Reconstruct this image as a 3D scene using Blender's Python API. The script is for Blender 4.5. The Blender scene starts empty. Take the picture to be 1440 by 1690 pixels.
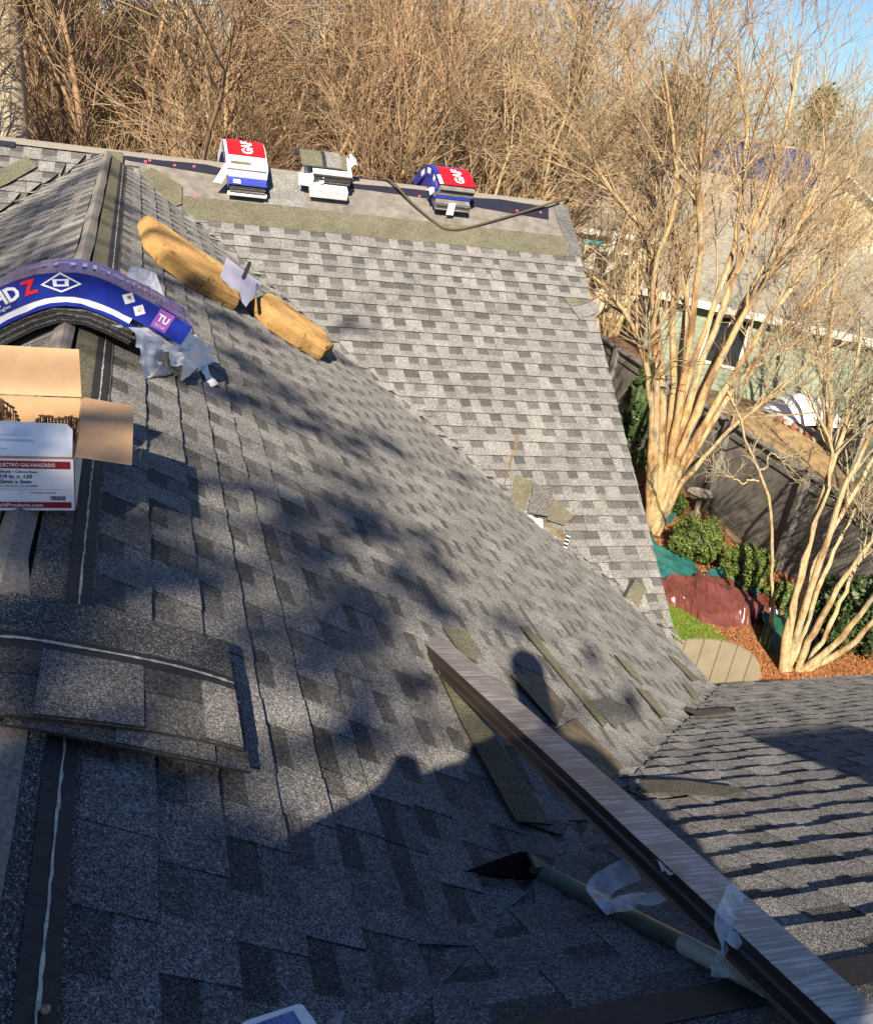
import bpy, bmesh, math, random
import numpy as np
from mathutils import Vector, Matrix

random.seed(7)
RNG = np.random.default_rng(11)
scene = bpy.context.scene
COL = scene.collection
PI = math.pi

# ------------------------------------------------------------------ camera
M = 0.63463          # roof pitch (rise / run)
D = 8.52917          # far ridge lies at y = D, near ridge along x = 0
E = 4.0              # run from ridge to eave
K = math.sqrt(1 + M * M)
GZ = -6.0            # garden level
CAM = np.array([0.23029, -0.28916, 0.93219])
YAW, PITCH, ROLL = math.radians(20.13), math.radians(25.004), math.radians(-8.934)
FPX = 1510.87        # focal length in pixels of a 1440 wide frame


def cam_axes():
    f0 = np.array([math.sin(YAW), math.cos(YAW), 0.0])
    r0 = np.array([math.cos(YAW), -math.sin(YAW), 0.0])
    u0 = np.array([0, 0, 1.0])
    fw = f0 * math.cos(PITCH) - u0 * math.sin(PITCH)
    up = u0 * math.cos(PITCH) + f0 * math.sin(PITCH)
    r = r0 * math.cos(ROLL) - up * math.sin(ROLL)
    u = up * math.cos(ROLL) + r0 * math.sin(ROLL)
    return r, u, fw


CR, CU, CF = cam_axes()
cd = bpy.data.cameras.new('camera')
cd.sensor_fit = 'HORIZONTAL'
cd.sensor_width = 36.0
cd.lens = FPX / 1440 * 36.0
cd.clip_start = 0.02
cd.clip_end = 2000
camo = bpy.data.objects.new('camera', cd)
COL.objects.link(camo)
camo.matrix_world = Matrix(((CR[0], CU[0], -CF[0], CAM[0]), (CR[1], CU[1], -CF[1], CAM[1]),
                            (CR[2], CU[2], -CF[2], CAM[2]), (0, 0, 0, 1)))
scene.camera = camo

# ------------------------------------------------------------------ sky, sun, exposure
SUN_AZ, SUN_EL = math.radians(22.0), math.radians(36.5)     # azimuth the light travels to, from +y towards +x
world = bpy.data.worlds.new('World')
scene.world = world
world.use_nodes = True
wn = world.node_tree.nodes
bg = wn['Background']
sky = wn.new('ShaderNodeTexSky')
sky.sky_type = 'NISHITA'
sky.sun_disc = False
sky.sun_elevation = SUN_EL
sky.sun_rotation = math.radians(180) + SUN_AZ
sky.air_density = 1.0
sky.dust_density = 0.4
sky.ozone_density = 8.0
world.node_tree.links.new(sky.outputs[0], bg.inputs[0])
bg.inputs[1].default_value = 0.062
sl = bpy.data.lights.new('sun', 'SUN')
sl.energy = 5.0
sl.angle = math.radians(0.53)
sl.color = (1.0, 0.865, 0.68)
suno = bpy.data.objects.new('sun', sl)
COL.objects.link(suno)
SUNDIR = Vector((math.cos(SUN_EL) * math.sin(SUN_AZ), math.cos(SUN_EL) * math.cos(SUN_AZ), -math.sin(SUN_EL)))
suno.rotation_euler = SUNDIR.to_track_quat('-Z', 'Y').to_euler()
scene.view_settings.view_transform = 'Standard'
scene.view_settings.look = 'None'
scene.view_settings.gamma = 1.0
scene.view_settings.use_curve_mapping = False
scene.view_settings.exposure = 1.1

# ------------------------------------------------------------------ small maths


def ray(x, y):
    return CF + (x - 720) / FPX * CR - (y - 845) / FPX * CU


def onplane(x, y, n, c):
    d = ray(x, y)
    n = np.array(n, float)
    return CAM + (c - n @ CAM) / (n @ d) * d


def pA(x, y, h=0): return onplane(x, y, (M, 0, 1), h * K)
def pL(x, y, h=0): return onplane(x, y, (-M, 0, 1), h * K)
def pB(x, y, h=0): return onplane(x, y, (0, -M, 1), -M * D + h * K)
def pC(x, y, h=0): return onplane(x, y, (0, M, 1), h * K)
def pZ(x, y, z): return onplane(x, y, (0, 0, 1), z)
def pY(x, y, yy): return onplane(x, y, (0, 1, 0), yy)


def project(P):
    d = np.asarray(P, float) - CAM
    z = d @ CF
    return 720 + FPX * (d @ CR) / z, 845 - FPX * (d @ CU) / z, z


def smax(a, b, k=0.05):
    h = max(k - abs(a - b), 0.0) / k
    return max(a, b) + h * h * k * 0.25


# ------------------------------------------------------------------ materials
MATS = {}


def newmat(name):
    m = bpy.data.materials.new(name)
    m.use_nodes = True
    nt = m.node_tree
    b = nt.nodes['Principled BSDF']
    MATS[name] = m
    return m, nt, b


def N(nt, t, **kw):
    n = nt.nodes.new(t)
    for k_, v in kw.items():
        setattr(n, k_, v)
    return n


def ramp(nt, src, stops, interp='LINEAR'):
    r = N(nt, 'ShaderNodeValToRGB')
    r.color_ramp.interpolation = interp
    els = r.color_ramp.elements
    while len(els) < len(stops):
        els.new(0.5)
    for e_, (p_, c_) in zip(els, stops):
        e_.position = p_
        e_.color = (c_[0], c_[1], c_[2], 1) if hasattr(c_, '__len__') else (c_, c_, c_, 1)
    nt.links.new(src, r.inputs[0])
    return r


def mixc(nt, a, b, fac, mode='MIX'):
    n = N(nt, 'ShaderNodeMix', data_type='RGBA', blend_type=mode)
    for sock, val in ((n.inputs[6], a), (n.inputs[7], b), (n.inputs[0], fac)):
        if hasattr(val, 'is_linked') or hasattr(val, 'links'):
            nt.links.new(val, sock)
        elif hasattr(val, '__len__'):
            sock.default_value = (val[0], val[1], val[2], 1)
        else:
            sock.default_value = val
    return n.outputs[2]


def pos(nt, obj=False):
    if obj:
        return N(nt, 'ShaderNodeTexCoord').outputs['Object']
    return N(nt, 'ShaderNodeNewGeometry').outputs['Position']


def noise(nt, vec, scale, detail=3.0, rough=0.55):
    n = N(nt, 'ShaderNodeTexNoise')
    nt.links.new(vec, n.inputs['Vector'])
    n.inputs['Scale'].default_value = scale
    n.inputs['Detail'].default_value = detail
    n.inputs['Roughness'].default_value = rough
    return n.outputs[0]


def bump(nt, b, h, strength=0.3, dist=0.01):
    n = N(nt, 'ShaderNodeBump')
    n.inputs['Strength'].default_value = strength
    n.inputs['Distance'].default_value = dist
    nt.links.new(h, n.inputs['Height'])
    nt.links.new(n.outputs[0], b.inputs['Normal'])


def plain(name, col, rough=0.6, metal=0.0, var=0.12, scale=14.0, bmp=0.0, spec=0.4, obj=True):
    m, nt, b = newmat(name)
    p = pos(nt, obj)
    nz = noise(nt, p, scale, 4)
    lo = [c * (1 - var) for c in col]
    hi = [min(1, c * (1 + var)) for c in col]
    r = ramp(nt, nz, [(0.3, lo), (0.7, hi)])
    nt.links.new(r.outputs[0], b.inputs['Base Color'])
    b.inputs['Roughness'].default_value = rough
    b.inputs['Metallic'].default_value = metal
    b.inputs['Specular IOR Level'].default_value = spec
    if bmp:
        bump(nt, b, noise(nt, p, scale * 3, 4), bmp, 0.01)
    return m


def granule(name, stops, attr=True, gscale=430.0, contrast=1.0, bmp=0.9, warm=(1.0, 0.985, 0.965)):
    """Asphalt shingle surface: crushed-stone granules of a few shades."""
    m, nt, b = newmat(name)
    p = pos(nt)
    v = N(nt, 'ShaderNodeTexVoronoi')
    v.inputs['Scale'].default_value = gscale
    nt.links.new(p, v.inputs['Vector'])
    sep = N(nt, 'ShaderNodeSeparateColor')
    nt.links.new(v.outputs['Color'], sep.inputs[0])
    g1 = ramp(nt, sep.outputs[0], stops).outputs[0]
    v2 = N(nt, 'ShaderNodeTexVoronoi')
    v2.inputs['Scale'].default_value = gscale * 0.3
    nt.links.new(p, v2.inputs['Vector'])
    sep2 = N(nt, 'ShaderNodeSeparateColor')
    nt.links.new(v2.outputs['Color'], sep2.inputs[0])
    g2 = ramp(nt, sep2.outputs[1], [(0.0, 0.74), (0.5, 0.97), (1.0, 1.3)]).outputs[0]
    c = mixc(nt, g1, g2, 0.75, 'MULTIPLY')
    big = ramp(nt, noise(nt, p, 5.5, 4), [(0.3, 0.82), (0.7, 1.15)]).outputs[0]
    c = mixc(nt, c, big, 1.0, 'MULTIPLY')
    c = mixc(nt, c, warm, 1.0, 'MULTIPLY')
    if attr:
        a = N(nt, 'ShaderNodeAttribute', attribute_name='tone')
        c = mixc(nt, c, a.outputs['Color'], 1.0, 'MULTIPLY')
    nt.links.new(c, b.inputs['Base Color'])
    b.inputs['Roughness'].default_value = 0.85
    b.inputs['Diffuse Roughness'].default_value = 1.0
    b.inputs['Specular IOR Level'].default_value = 0.25
    bump(nt, b, v.outputs['Distance'], bmp, 0.0035)
    return m


granule('shingle', [(0.0, 0.05), (0.3, 0.11), (0.55, 0.19), (0.8, 0.28), (1.0, 0.48)])
granule('olive', [(0.0, (0.04, 0.039, 0.026)), (0.4, (0.098, 0.095, 0.064)), (0.75, (0.155, 0.15, 0.105)), (1.0, (0.30, 0.29, 0.23))], attr=False)
granule('starter', [(0.0, 0.03), (0.45, 0.07), (0.8, 0.14), (1.0, 0.45)], attr=False)
plain('asphalt', (0.028, 0.027, 0.028), 0.75, var=0.3, scale=60, bmp=0.2, obj=False)
plain('felt', (0.21, 0.19, 0.165), 0.95, var=0.35, scale=120, bmp=0.1, obj=False)
plain('felt2', (0.175, 0.16, 0.145), 0.95, var=0.3, scale=11, bmp=0.1, obj=False)
plain('navy', (0.012, 0.013, 0.028), 0.7, obj=False)
plain('sealant', (0.47, 0.44, 0.37), 0.8, var=0.4, scale=90, obj=False)
plain('brownback', (0.15, 0.115, 0.075), 0.9, var=0.4, scale=22, bmp=0.2, obj=False)
plain('deck', (0.05, 0.045, 0.04), 0.9, obj=False)
plain('white_film', (0.80, 0.80, 0.81), 0.35, var=0.06, scale=12, bmp=0.25)
plain('white_card', (0.72, 0.73, 0.76), 0.55, var=0.03)
plain('card', (0.44, 0.28, 0.155), 0.8, var=0.07, scale=25)
plain('kraft', (0.42, 0.28, 0.15), 0.85, var=0.2, scale=30, bmp=0.5)
plain('blue_film', (0.018, 0.035, 0.30), 0.18, var=0.25, scale=10, bmp=0.35, spec=0.7)
plain('blue_film2', (0.05, 0.05, 0.24), 0.14, var=0.4, scale=8, bmp=0.45, spec=0.9)
plain('red_film', (0.62, 0.012, 0.02), 0.35, var=0.1, scale=9, bmp=0.1)
plain('purple_film', (0.30, 0.10, 0.42), 0.35)
plain('lilac', (0.62, 0.60, 0.76), 0.4, var=0.1, bmp=0.2)
plain('ink_white', (0.82, 0.82, 0.84), 0.5, var=0.02)
plain('ink_navy', (0.02, 0.02, 0.05), 0.5, var=0.02)
plain('ink_grey', (0.25, 0.28, 0.38), 0.5, var=0.02)
plain('ink_red', (0.23, 0.012, 0.02), 0.5, var=0.05)
plain('ink_scarlet', (0.65, 0.02, 0.03), 0.5, var=0.05)
plain('nail', (0.16, 0.125, 0.07), 0.4, metal=0.7, var=0.4, scale=200)
plain('pink', (0.75, 0.10, 0.15), 0.5)
plain('black_steel', (0.014, 0.013, 0.014), 0.55, metal=0.2, var=0.4, scale=30)
plain('rust_steel', (0.13, 0.12, 0.10), 0.6, metal=0.4, var=0.4, scale=40)
plain('olive_paint', (0.115, 0.155, 0.115), 0.45, var=0.25, scale=25)
plain('lit_handle', (0.60, 0.56, 0.38), 0.5, var=0.1)  # pale tone carries the sunlight on the shovel handle's end
plain('rope', (0.09, 0.075, 0.045), 0.9, var=0.4, scale=160, bmp=0.6)
plain('brown_metal', (0.06, 0.043, 0.035), 0.35, metal=0.3, var=0.1)
plain('black_plastic', (0.01, 0.01, 0.012), 0.5)
plain('pebble', (0.45, 0.35, 0.2), 0.7)
# foam
m_, nt_, b_ = newmat('foam')
p_ = pos(nt_)
c_ = ramp(nt_, noise(nt_, p_, 9, 5), [(0.3, (0.27, 0.16, 0.06)), (0.7, (0.38, 0.24, 0.098))]).outputs[0]
v_ = N(nt_, 'ShaderNodeTexVoronoi')
v_.inputs['Scale'].default_value = 17
wv_ = mixc(nt_, p_, noise(nt_, p_, 20, 3), 0.06)
nt_.links.new(wv_, v_.inputs['Vector'])
h_ = ramp(nt_, v_.outputs['Distance'], [(0.10, 0.0), (0.24, 1.0)]).outputs[0]
cell = N(nt_, 'ShaderNodeTexVoronoi')
cell.inputs['Scale'].default_value = 210
nt_.links.new(p_, cell.inputs['Vector'])
c_ = mixc(nt_, (0.15, 0.075, 0.02), c_, h_)
c_ = mixc(nt_, c_, ramp(nt_, cell.outputs['Distance'], [(0.1, 0.62), (0.6, 1.12)]).outputs[0], 1.0, 'MULTIPLY')
c_ = mixc(nt_, c_, ramp(nt_, noise(nt_, p_, 3.5, 5, 0.65), [(0.35, 0.6), (0.6, 1.08)]).outputs[0], 1.0, 'MULTIPLY')
nt_.links.new(c_, b_.inputs['Base Color'])
b_.inputs['Roughness'].default_value = 1.0
b_.inputs['Diffuse Roughness'].default_value = 1.0
b_.inputs['Specular IOR Level'].default_value = 0.1
hh_ = mixc(nt_, h_, cell.outputs['Distance'], 0.35)
bump(nt_, b_, hh_, 0.55, 0.010)
# flashing under peeling film
m_, nt_, b_ = newmat('filmed_metal')
p_ = pos(nt_, True)
mp = N(nt_, 'ShaderNodeMapping')
mp.inputs['Scale'].default_value = (150.0, 9.0, 5.0)
nt_.links.new(p_, mp.inputs['Vector'])
s1 = noise(nt_, mp.outputs[0], 1.0, 4, 0.6)
s2 = noise(nt_, p_, 9.0, 3)
sm = mixc(nt_, s1, s2, 0.3)
f_ = ramp(nt_, sm, [(0.46, 0.0), (0.64, 1.0)]).outputs[0]
c_ = mixc(nt_, (0.20, 0.165, 0.15), (0.50, 0.485, 0.49), f_)
nt_.links.new(c_, b_.inputs['Base Color'])
b_.inputs['Roughness'].default_value = 0.33
b_.inputs['Metallic'].default_value = 0.15
# clear wrap
m_, nt_, b_ = newmat('clear_wrap')
p_ = pos(nt_, True)
b_.inputs['Base Color'].default_value = (0.8, 0.83, 0.86, 1)
b_.inputs['Roughness'].default_value = 0.25
al = ramp(nt_, noise(nt_, p_, 26, 5), [(0.3, 0.25), (0.75, 0.85)]).outputs[0]
nt_.links.new(al, b_.inputs['Alpha'])
bump(nt_, b_, noise(nt_, p_, 40, 4), 0.7, 0.01)
# outdoors


def bark(name, stops, patch=5.0):
    m, nt, b = newmat(name)
    p = pos(nt)
    mp = N(nt, 'ShaderNodeMapping')
    mp.inputs['Scale'].default_value = (1.0, 1.0, 0.3)
    nt.links.new(p, mp.inputs['Vector'])
    n1 = noise(nt, mp.outputs[0], patch, 5, 0.62)
    n2 = noise(nt, mp.outputs[0], patch * 7, 4, 0.6)
    c = ramp(nt, n1, stops).outputs[0]
    g = ramp(nt, n2, [(0.3, 0.66), (0.6, 1.1)]).outputs[0]
    c = mixc(nt, c, g, 1.0, 'MULTIPLY')
    nt.links.new(c, b.inputs['Base Color'])
    b.inputs['Roughness'].default_value = 0.85
    bump(nt, b, n2, 0.5, 0.02)


bark('bark', [(0.37, (0.22, 0.125, 0.06)), (0.44, (0.40, 0.25, 0.11)), (0.51, (0.50, 0.36, 0.18)), (0.57, (0.40, 0.33, 0.20)), (0.63, (0.24, 0.20, 0.13))])

bark('bark_pale', [(0.36, (0.28, 0.18, 0.09)), (0.45, (0.46, 0.33, 0.17)), (0.53, (0.54, 0.42, 0.24)), (0.62, (0.30, 0.25, 0.16))], 7.0)
plain('bark_red', (0.32, 0.21, 0.125), 0.85, var=0.3, scale=5, obj=False)
plain('twig', (0.355, 0.26, 0.155), 0.9, var=0.3, scale=3, obj=False)
plain('twig_red', (0.315, 0.205, 0.12), 0.9, var=0.3, scale=3, obj=False)
plain('lichen', (0.33, 0.29, 0.19), 0.9, var=0.3, scale=14, bmp=0.3, obj=False)
plain('oak_bark', (0.36, 0.31, 0.23), 0.95, var=0.35, scale=7, bmp=0.6, obj=False)
plain('leaf', (0.11, 0.155, 0.035), 0.55, var=0.6, scale=30, obj=False)
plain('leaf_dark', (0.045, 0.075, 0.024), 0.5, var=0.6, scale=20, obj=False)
plain('leaf_olive', (0.13, 0.135, 0.04), 0.6, var=0.6, scale=25, obj=False)
plain('grass', (0.15, 0.24, 0.03), 0.7, var=0.4, scale=20, obj=False)
plain('soil', (0.20, 0.14, 0.08), 0.95, var=0.45, scale=1.5, bmp=0.3, obj=False)
plain('mulch', (0.21, 0.085, 0.03), 0.95, var=0.5, scale=40, bmp=0.8, obj=False)
plain('mulch_chip', (0.30, 0.13, 0.05), 0.9, var=0.5, scale=30, obj=False)
plain('tan_path', (0.36, 0.24, 0.12), 0.95, var=0.25, scale=3, bmp=0.2, obj=False)
plain('teal_tarp', (0.02, 0.12, 0.115), 0.25, var=0.2, scale=4, bmp=0.15, spec=0.7, obj=False)
plain('maroon_tarp', (0.13, 0.042, 0.035), 0.25, var=0.2, scale=4, bmp=0.15, spec=0.7, obj=False)
plain('green_tarp', (0.015, 0.09, 0.05), 0.28, var=0.2, scale=4, bmp=0.15, spec=0.7, obj=False)
plain('fence_wood', (0.175, 0.168, 0.155), 0.85, var=0.2, scale=5, bmp=0.1, obj=False)
plain('gate_wood', (0.235, 0.205, 0.145), 0.8, var=0.12, scale=5, obj=False)
plain('post_cap', (0.16, 0.10, 0.085), 0.8)
plain('picket', (0.50, 0.36, 0.20), 0.9, var=0.2, scale=6, obj=False)
plain('stone', (0.30, 0.26, 0.21), 0.9, var=0.3, scale=15, bmp=0.4, obj=False)
plain('cream_wall', (0.66, 0.56, 0.38), 0.85, var=0.06, scale=3, obj=False)
plain('mint', (0.27, 0.315, 0.235), 0.8, var=0.06, scale=4, obj=False)
plain('white_trim', (0.76, 0.74, 0.66), 0.6, var=0.06, scale=6, obj=False)
plain('roof_tan', (0.27, 0.225, 0.17), 0.95, var=0.2, scale=9, bmp=0.2, obj=False)
plain('roof_grey', (0.24, 0.23, 0.19), 0.95, var=0.25, scale=9, bmp=0.2, obj=False)
plain('glass', (0.03, 0.035, 0.04), 0.1, spec=0.8)
plain('solar', (0.035, 0.045, 0.12), 0.15, var=0.2, scale=2, spec=0.8)
plain('deck_wood', (0.24, 0.14, 0.09), 0.9, var=0.2, scale=6, obj=False)
plain('turquoise', (0.06, 0.35, 0.40), 0.5)
plain('brick', (0.25, 0.12, 0.08), 0.9, var=0.3, scale=20, bmp=0.3, obj=False)
plain('skin', (0.42, 0.25, 0.17), 0.6)
plain('jacket', (0.05, 0.06, 0.09), 0.9)
plain('wall_paint', (0.42, 0.38, 0.30), 0.85, obj=False)

# ------------------------------------------------------------------ builders


def tag(o, label=None, cat=None, group=None, kind=None):
    if label: o['label'] = label
    if cat: o['category'] = cat
    if group: o['group'] = group
    if kind: o['kind'] = kind
    return o


def link(o, parent=None):
    COL.objects.link(o)
    if parent is not None:
        o.parent = parent
    return o


def empty(name, loc, label=None, cat=None, group=None):
    o = bpy.data.objects.new(name, None)
    o.empty_display_size = 0.1
    o.location = loc
    COL.objects.link(o)
    return tag(o, label, cat, group)


class MB:
    """Collects faces; build() links them as one mesh object whose origin is at `at`."""

    def __init__(s):
        s.v, s.f, s.mi, s.tone = [], [], [], []
        s.mats = []

    def mat(s, name):
        if name not in s.mats:
            s.mats.append(name)
        return s.mats.index(name)

    def face(s, pts, mat=None, tone=1.0):
        i = len(s.v)
        s.v.extend([tuple(map(float, p)) for p in pts])
        s.f.append(tuple(range(i, i + len(pts))))
        s.mi.append(s.mat(mat) if mat else 0)
        s.tone.append(tone)

    def mesh(s, verts, faces, mat=None):
        i = len(s.v)
        s.v.extend([tuple(map(float, p)) for p in verts])
        k = s.mat(mat) if mat else 0
        for f in faces:
            s.f.append(tuple(i + a for a in f))
            s.mi.append(k)
            s.tone.append(1.0)

    def box(s, c, d, mat=None, ax=None, rz=0.0):
        """box centred at c, dims d, optional axes"""
        c = np.array(c, float)
        if ax is None:
            cz, sz = math.cos(rz), math.sin(rz)
            ax = [(cz, sz, 0), (-sz, cz, 0), (0, 0, 1)]
        a = [np.array(ax[i], float) * d[i] / 2 for i in range(3)]
        vs = [c + sx * a[0] + sy * a[1] + sz_ * a[2] for sx in (-1, 1) for sy in (-1, 1) for sz_ in (-1, 1)]
        s.mesh(vs, [(0, 1, 3, 2), (4, 6, 7, 5), (0, 4, 5, 1), (2, 3, 7, 6), (0, 2, 6, 4), (1, 5, 7, 3)], mat)

    def prism(s, pts, off, mat=None, side=None, tone=1.0):
        """polygon pts (top) extruded by -off vector"""
        off = np.array(off, float)
        top = [np.array(p, float) for p in pts]
        bot = [p - off for p in top]
        s.face(top, mat, tone)
        s.face(bot[::-1], side or mat, tone)
        n = len(top)
        for i in range(n):
            j = (i + 1) % n
            s.face([top[i], bot[i], bot[j], top[j]], side or mat, tone)

    def tube(s, pts, rad, n=8, mat=None, cap=True):
        pts = [np.array(p, float) for p in pts]
        if not hasattr(rad, '__len__'):
            rad = [rad] * len(pts)
        vs, fs = [], []
        ref = np.array([0.31, 0.17, 0.93])
        for i, p in enumerate(pts):
            t = pts[min(i + 1, len(pts) - 1)] - pts[max(i - 1, 0)]
            t = t / (np.linalg.norm(t) + 1e-9)
            a = np.cross(t, ref)
            a /= np.linalg.norm(a) + 1e-9
            b = np.cross(t, a)
            for k in range(n):
                an = 2 * PI * k / n
                vs.append(p + rad[i] * (math.cos(an) * a + math.sin(an) * b))
        for i in range(len(pts) - 1):
            for k in range(n):
                k2 = (k + 1) % n
                fs.append((i * n + k, i * n + k2, (i + 1) * n + k2, (i + 1) * n + k))
        if cap:
            fs.append(tuple(range(n)))
            fs.append(tuple((len(pts) - 1) * n + k for k in range(n))[::-1])
        s.mesh(vs, fs, mat)

    def build(s, name, mat=None, parent=None, at=None, smooth=False, solid=0.0):
        me = bpy.data.meshes.new(name)
        if at is None:
            at = np.mean(np.array(s.v), axis=0)
        at = np.array(at, float)
        if parent is not None:
            pw = np.array(parent_world(parent))
        else:
            pw = np.zeros(3)
        me.from_pydata([tuple(np.array(v) - at) for v in s.v], [], s.f)
        for mn in (s.mats or [mat]):
            me.materials.append(MATS[mn])
        if len(s.mats) > 1:
            me.polygons.foreach_set('material_index', s.mi)
        at_ = me.attributes.new('tone', 'FLOAT', 'FACE')
        at_.data.foreach_set('value', s.tone)
        if smooth:
            me.polygons.foreach_set('use_smooth', [True] * len(me.polygons))
        me.update()
        o = bpy.data.objects.new(name, me)
        o.location = tuple(at - pw)
        link(o, parent)
        if solid:
            md = o.modifiers.new('solid', 'SOLIDIFY')
            md.thickness = solid
            md.offset = 0
        return o


def parent_world(o):
    l = Vector(o.location)
    while o.parent is not None:
        o = o.parent
        l = l + Vector(o.location)
    return l


def np_mesh(name, V, F, mat, parent=None, smooth=False):
    """fast mesh from numpy: V (n,3), F (m,k)"""
    me = bpy.data.meshes.new(name)
    V = np.ascontiguousarray(V, dtype=np.float32)
    F = np.ascontiguousarray(F, dtype=np.int32)
    me.vertices.add(len(V))
    me.vertices.foreach_set('co', V.ravel())
    k = F.shape[1]
    me.loops.add(F.size)
    me.loops.foreach_set('vertex_index', F.ravel())
    me.polygons.add(len(F))
    me.polygons.foreach_set('loop_start', np.arange(0, F.size, k, dtype=np.int32))
    me.materials.append(MATS[mat])
    if smooth:
        me.polygons.foreach_set('use_smooth', np.ones(len(F), dtype=bool))
    me.update(calc_edges=True)
    o = bpy.data.objects.new(name, me)
    link(o, parent)
    return o


TEXTC = {}


def text_tris(body, bold=0.0):
    """flat text as vertices (x, y) with height about 1 and triangles"""
    key = (body, bold)
    if key in TEXTC:
        return TEXTC[key]
    cu = bpy.data.curves.new('txt', 'FONT')
    cu.body = body
    cu.size = 1.0
    cu.offset = bold
    cu.resolution_u = 2
    ob = bpy.data.objects.new('txt', cu)
    COL.objects.link(ob)
    bpy.context.view_layer.update()
    dg = bpy.context.evaluated_depsgraph_get()
    me = bpy.data.meshes.new_from_object(ob.evaluated_get(dg))
    bm = bmesh.new()
    bm.from_mesh(me)
    bmesh.ops.triangulate(bm, faces=bm.faces[:])
    xs = [v.co.x for v in bm.verts]
    x0, x1 = min(xs), max(xs)
    n = max(2, int((x1 - x0) / 0.25))
    for i in range(1, n):
        bmesh.ops.bisect_plane(bm, geom=bm.verts[:] + bm.edges[:] + bm.faces[:], plane_co=(x0 + (x1 - x0) * i / n, 0, 0), plane_no=(1, 0, 0))
    for yc in (0.25, 0.5):
        bmesh.ops.bisect_plane(bm, geom=bm.verts[:] + bm.edges[:] + bm.faces[:], plane_co=(0, yc, 0), plane_no=(0, 1, 0))
    bmesh.ops.triangulate(bm, faces=bm.faces[:])
    bm.verts.index_update()
    V = [(v.co.x - x0, v.co.y) for v in bm.verts]
    F = [tuple(v.index for v in f.verts) for f in bm.faces]
    bm.free()
    COL.objects.unlink(ob)
    bpy.data.objects.remove(ob)
    bpy.data.curves.remove(cu)
    bpy.data.meshes.remove(me)
    TEXTC[key] = (V, F, x1 - x0)
    return TEXTC[key]


def put_text(mb, body, fn, u0, v0, size, mat, bold=0.0, fit=None, right=False):
    """letters mapped by fn(u, v): u along the line, v up; returns the width used"""
    V, F, w = text_tris(body, bold)
    sx = size if fit is None else fit / w
    if right:
        u0 = u0 - w * sx
    mb.mesh([fn(u0 + x * sx, v0 + y * size) for x, y in V], F, mat)
    return w * sx


# ================================================================== ROOF
house = empty('house', (2.0, 4.0, GZ), 'house whose grey shingled roof is being reroofed, slopes meeting in two valleys', 'house')


def frame_A(s, t, h):
    x, y = s / K, t
    z = smax(smax(-M * x, -M * abs(D - y)), -M * abs(y), 0.05) if x > 0.25 else max(-M * x, -M * abs(D - y) if x > 0.1 else -9)
    n = (M / K, 0, 1 / K)
    if x > 0.25 and (y > D - x or y < x):
        n = (0, 0, 1.0)
    return (x + n[0] * h, y + n[1] * h, z + n[2] * h)


def frame_L(s, t, h):
    x, y = -s / K, t
    z = smax(-M * -x, -M * (D - y), 0.05)
    return (x - M / K * h, y, z + h / K)


def frame_B(s, t, h):
    y = D - s / K
    return (t, y - M / K * h, -M * (D - y) + h / K)


def frame_C(s, t, h):
    y = s / K
    return (t, y + M / K * h, -M * y + h / K)


SHINGLES = []   # (area on picture, MB, slope object)


def make_deck(name, pts, label=None):
    mb = MB()
    mb.prism([np.array(p) - np.array((0, 0, 0.022)) for p in pts], (0, 0, 0.05), 'deck')
    o = mb.build(name, parent=house)
    return o


# B's gable end runs very slightly out of square
def rake(y):
    return 4.02 + (4.33 - 4.02) * (y - (D - E)) / E


zE = -M * E
deckA = make_deck('roof_slope', [(0, 0, 0), (E, E, zE), (E, D - E, zE), (0, D, 0)])
deckB = make_deck('roof_slope', [(0, D, 0), (E, D - E, zE), (rake(D - E), D - E, zE), (rake(D), D, 0)])
deckBl = make_deck('roof_slope', [(-E, D, 0), (-E, D - E, zE), (0, D, 0)])
deckC = make_deck('roof_slope', [(0, 0, 0), (9, 0, 0), (9, E, zE), (E, E, zE)])
deckL = make_deck('roof_slope', [(0, D, 0), (-E, D - E, zE), (-E, -3, zE), (0, -3, 0)])
deckFar = make_deck('roof_slope', [(-E, D, 0), (rake(D), D, 0), (rake(D), D + E, zE), (-E, D + E, zE)])
deckBack = make_deck('roof_slope', [(0.0, -0.001, 0), (-0.001, -3, 0), (3, -3, -M * 3), (0.02, -0.021, -0.014)])
deckBk2 = make_deck('roof_slope', [(0.02, -0.02, -0.013), (3, -3, -M * 3), (9, -3, -M * 3), (9, -0.02, -0.013)])


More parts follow.
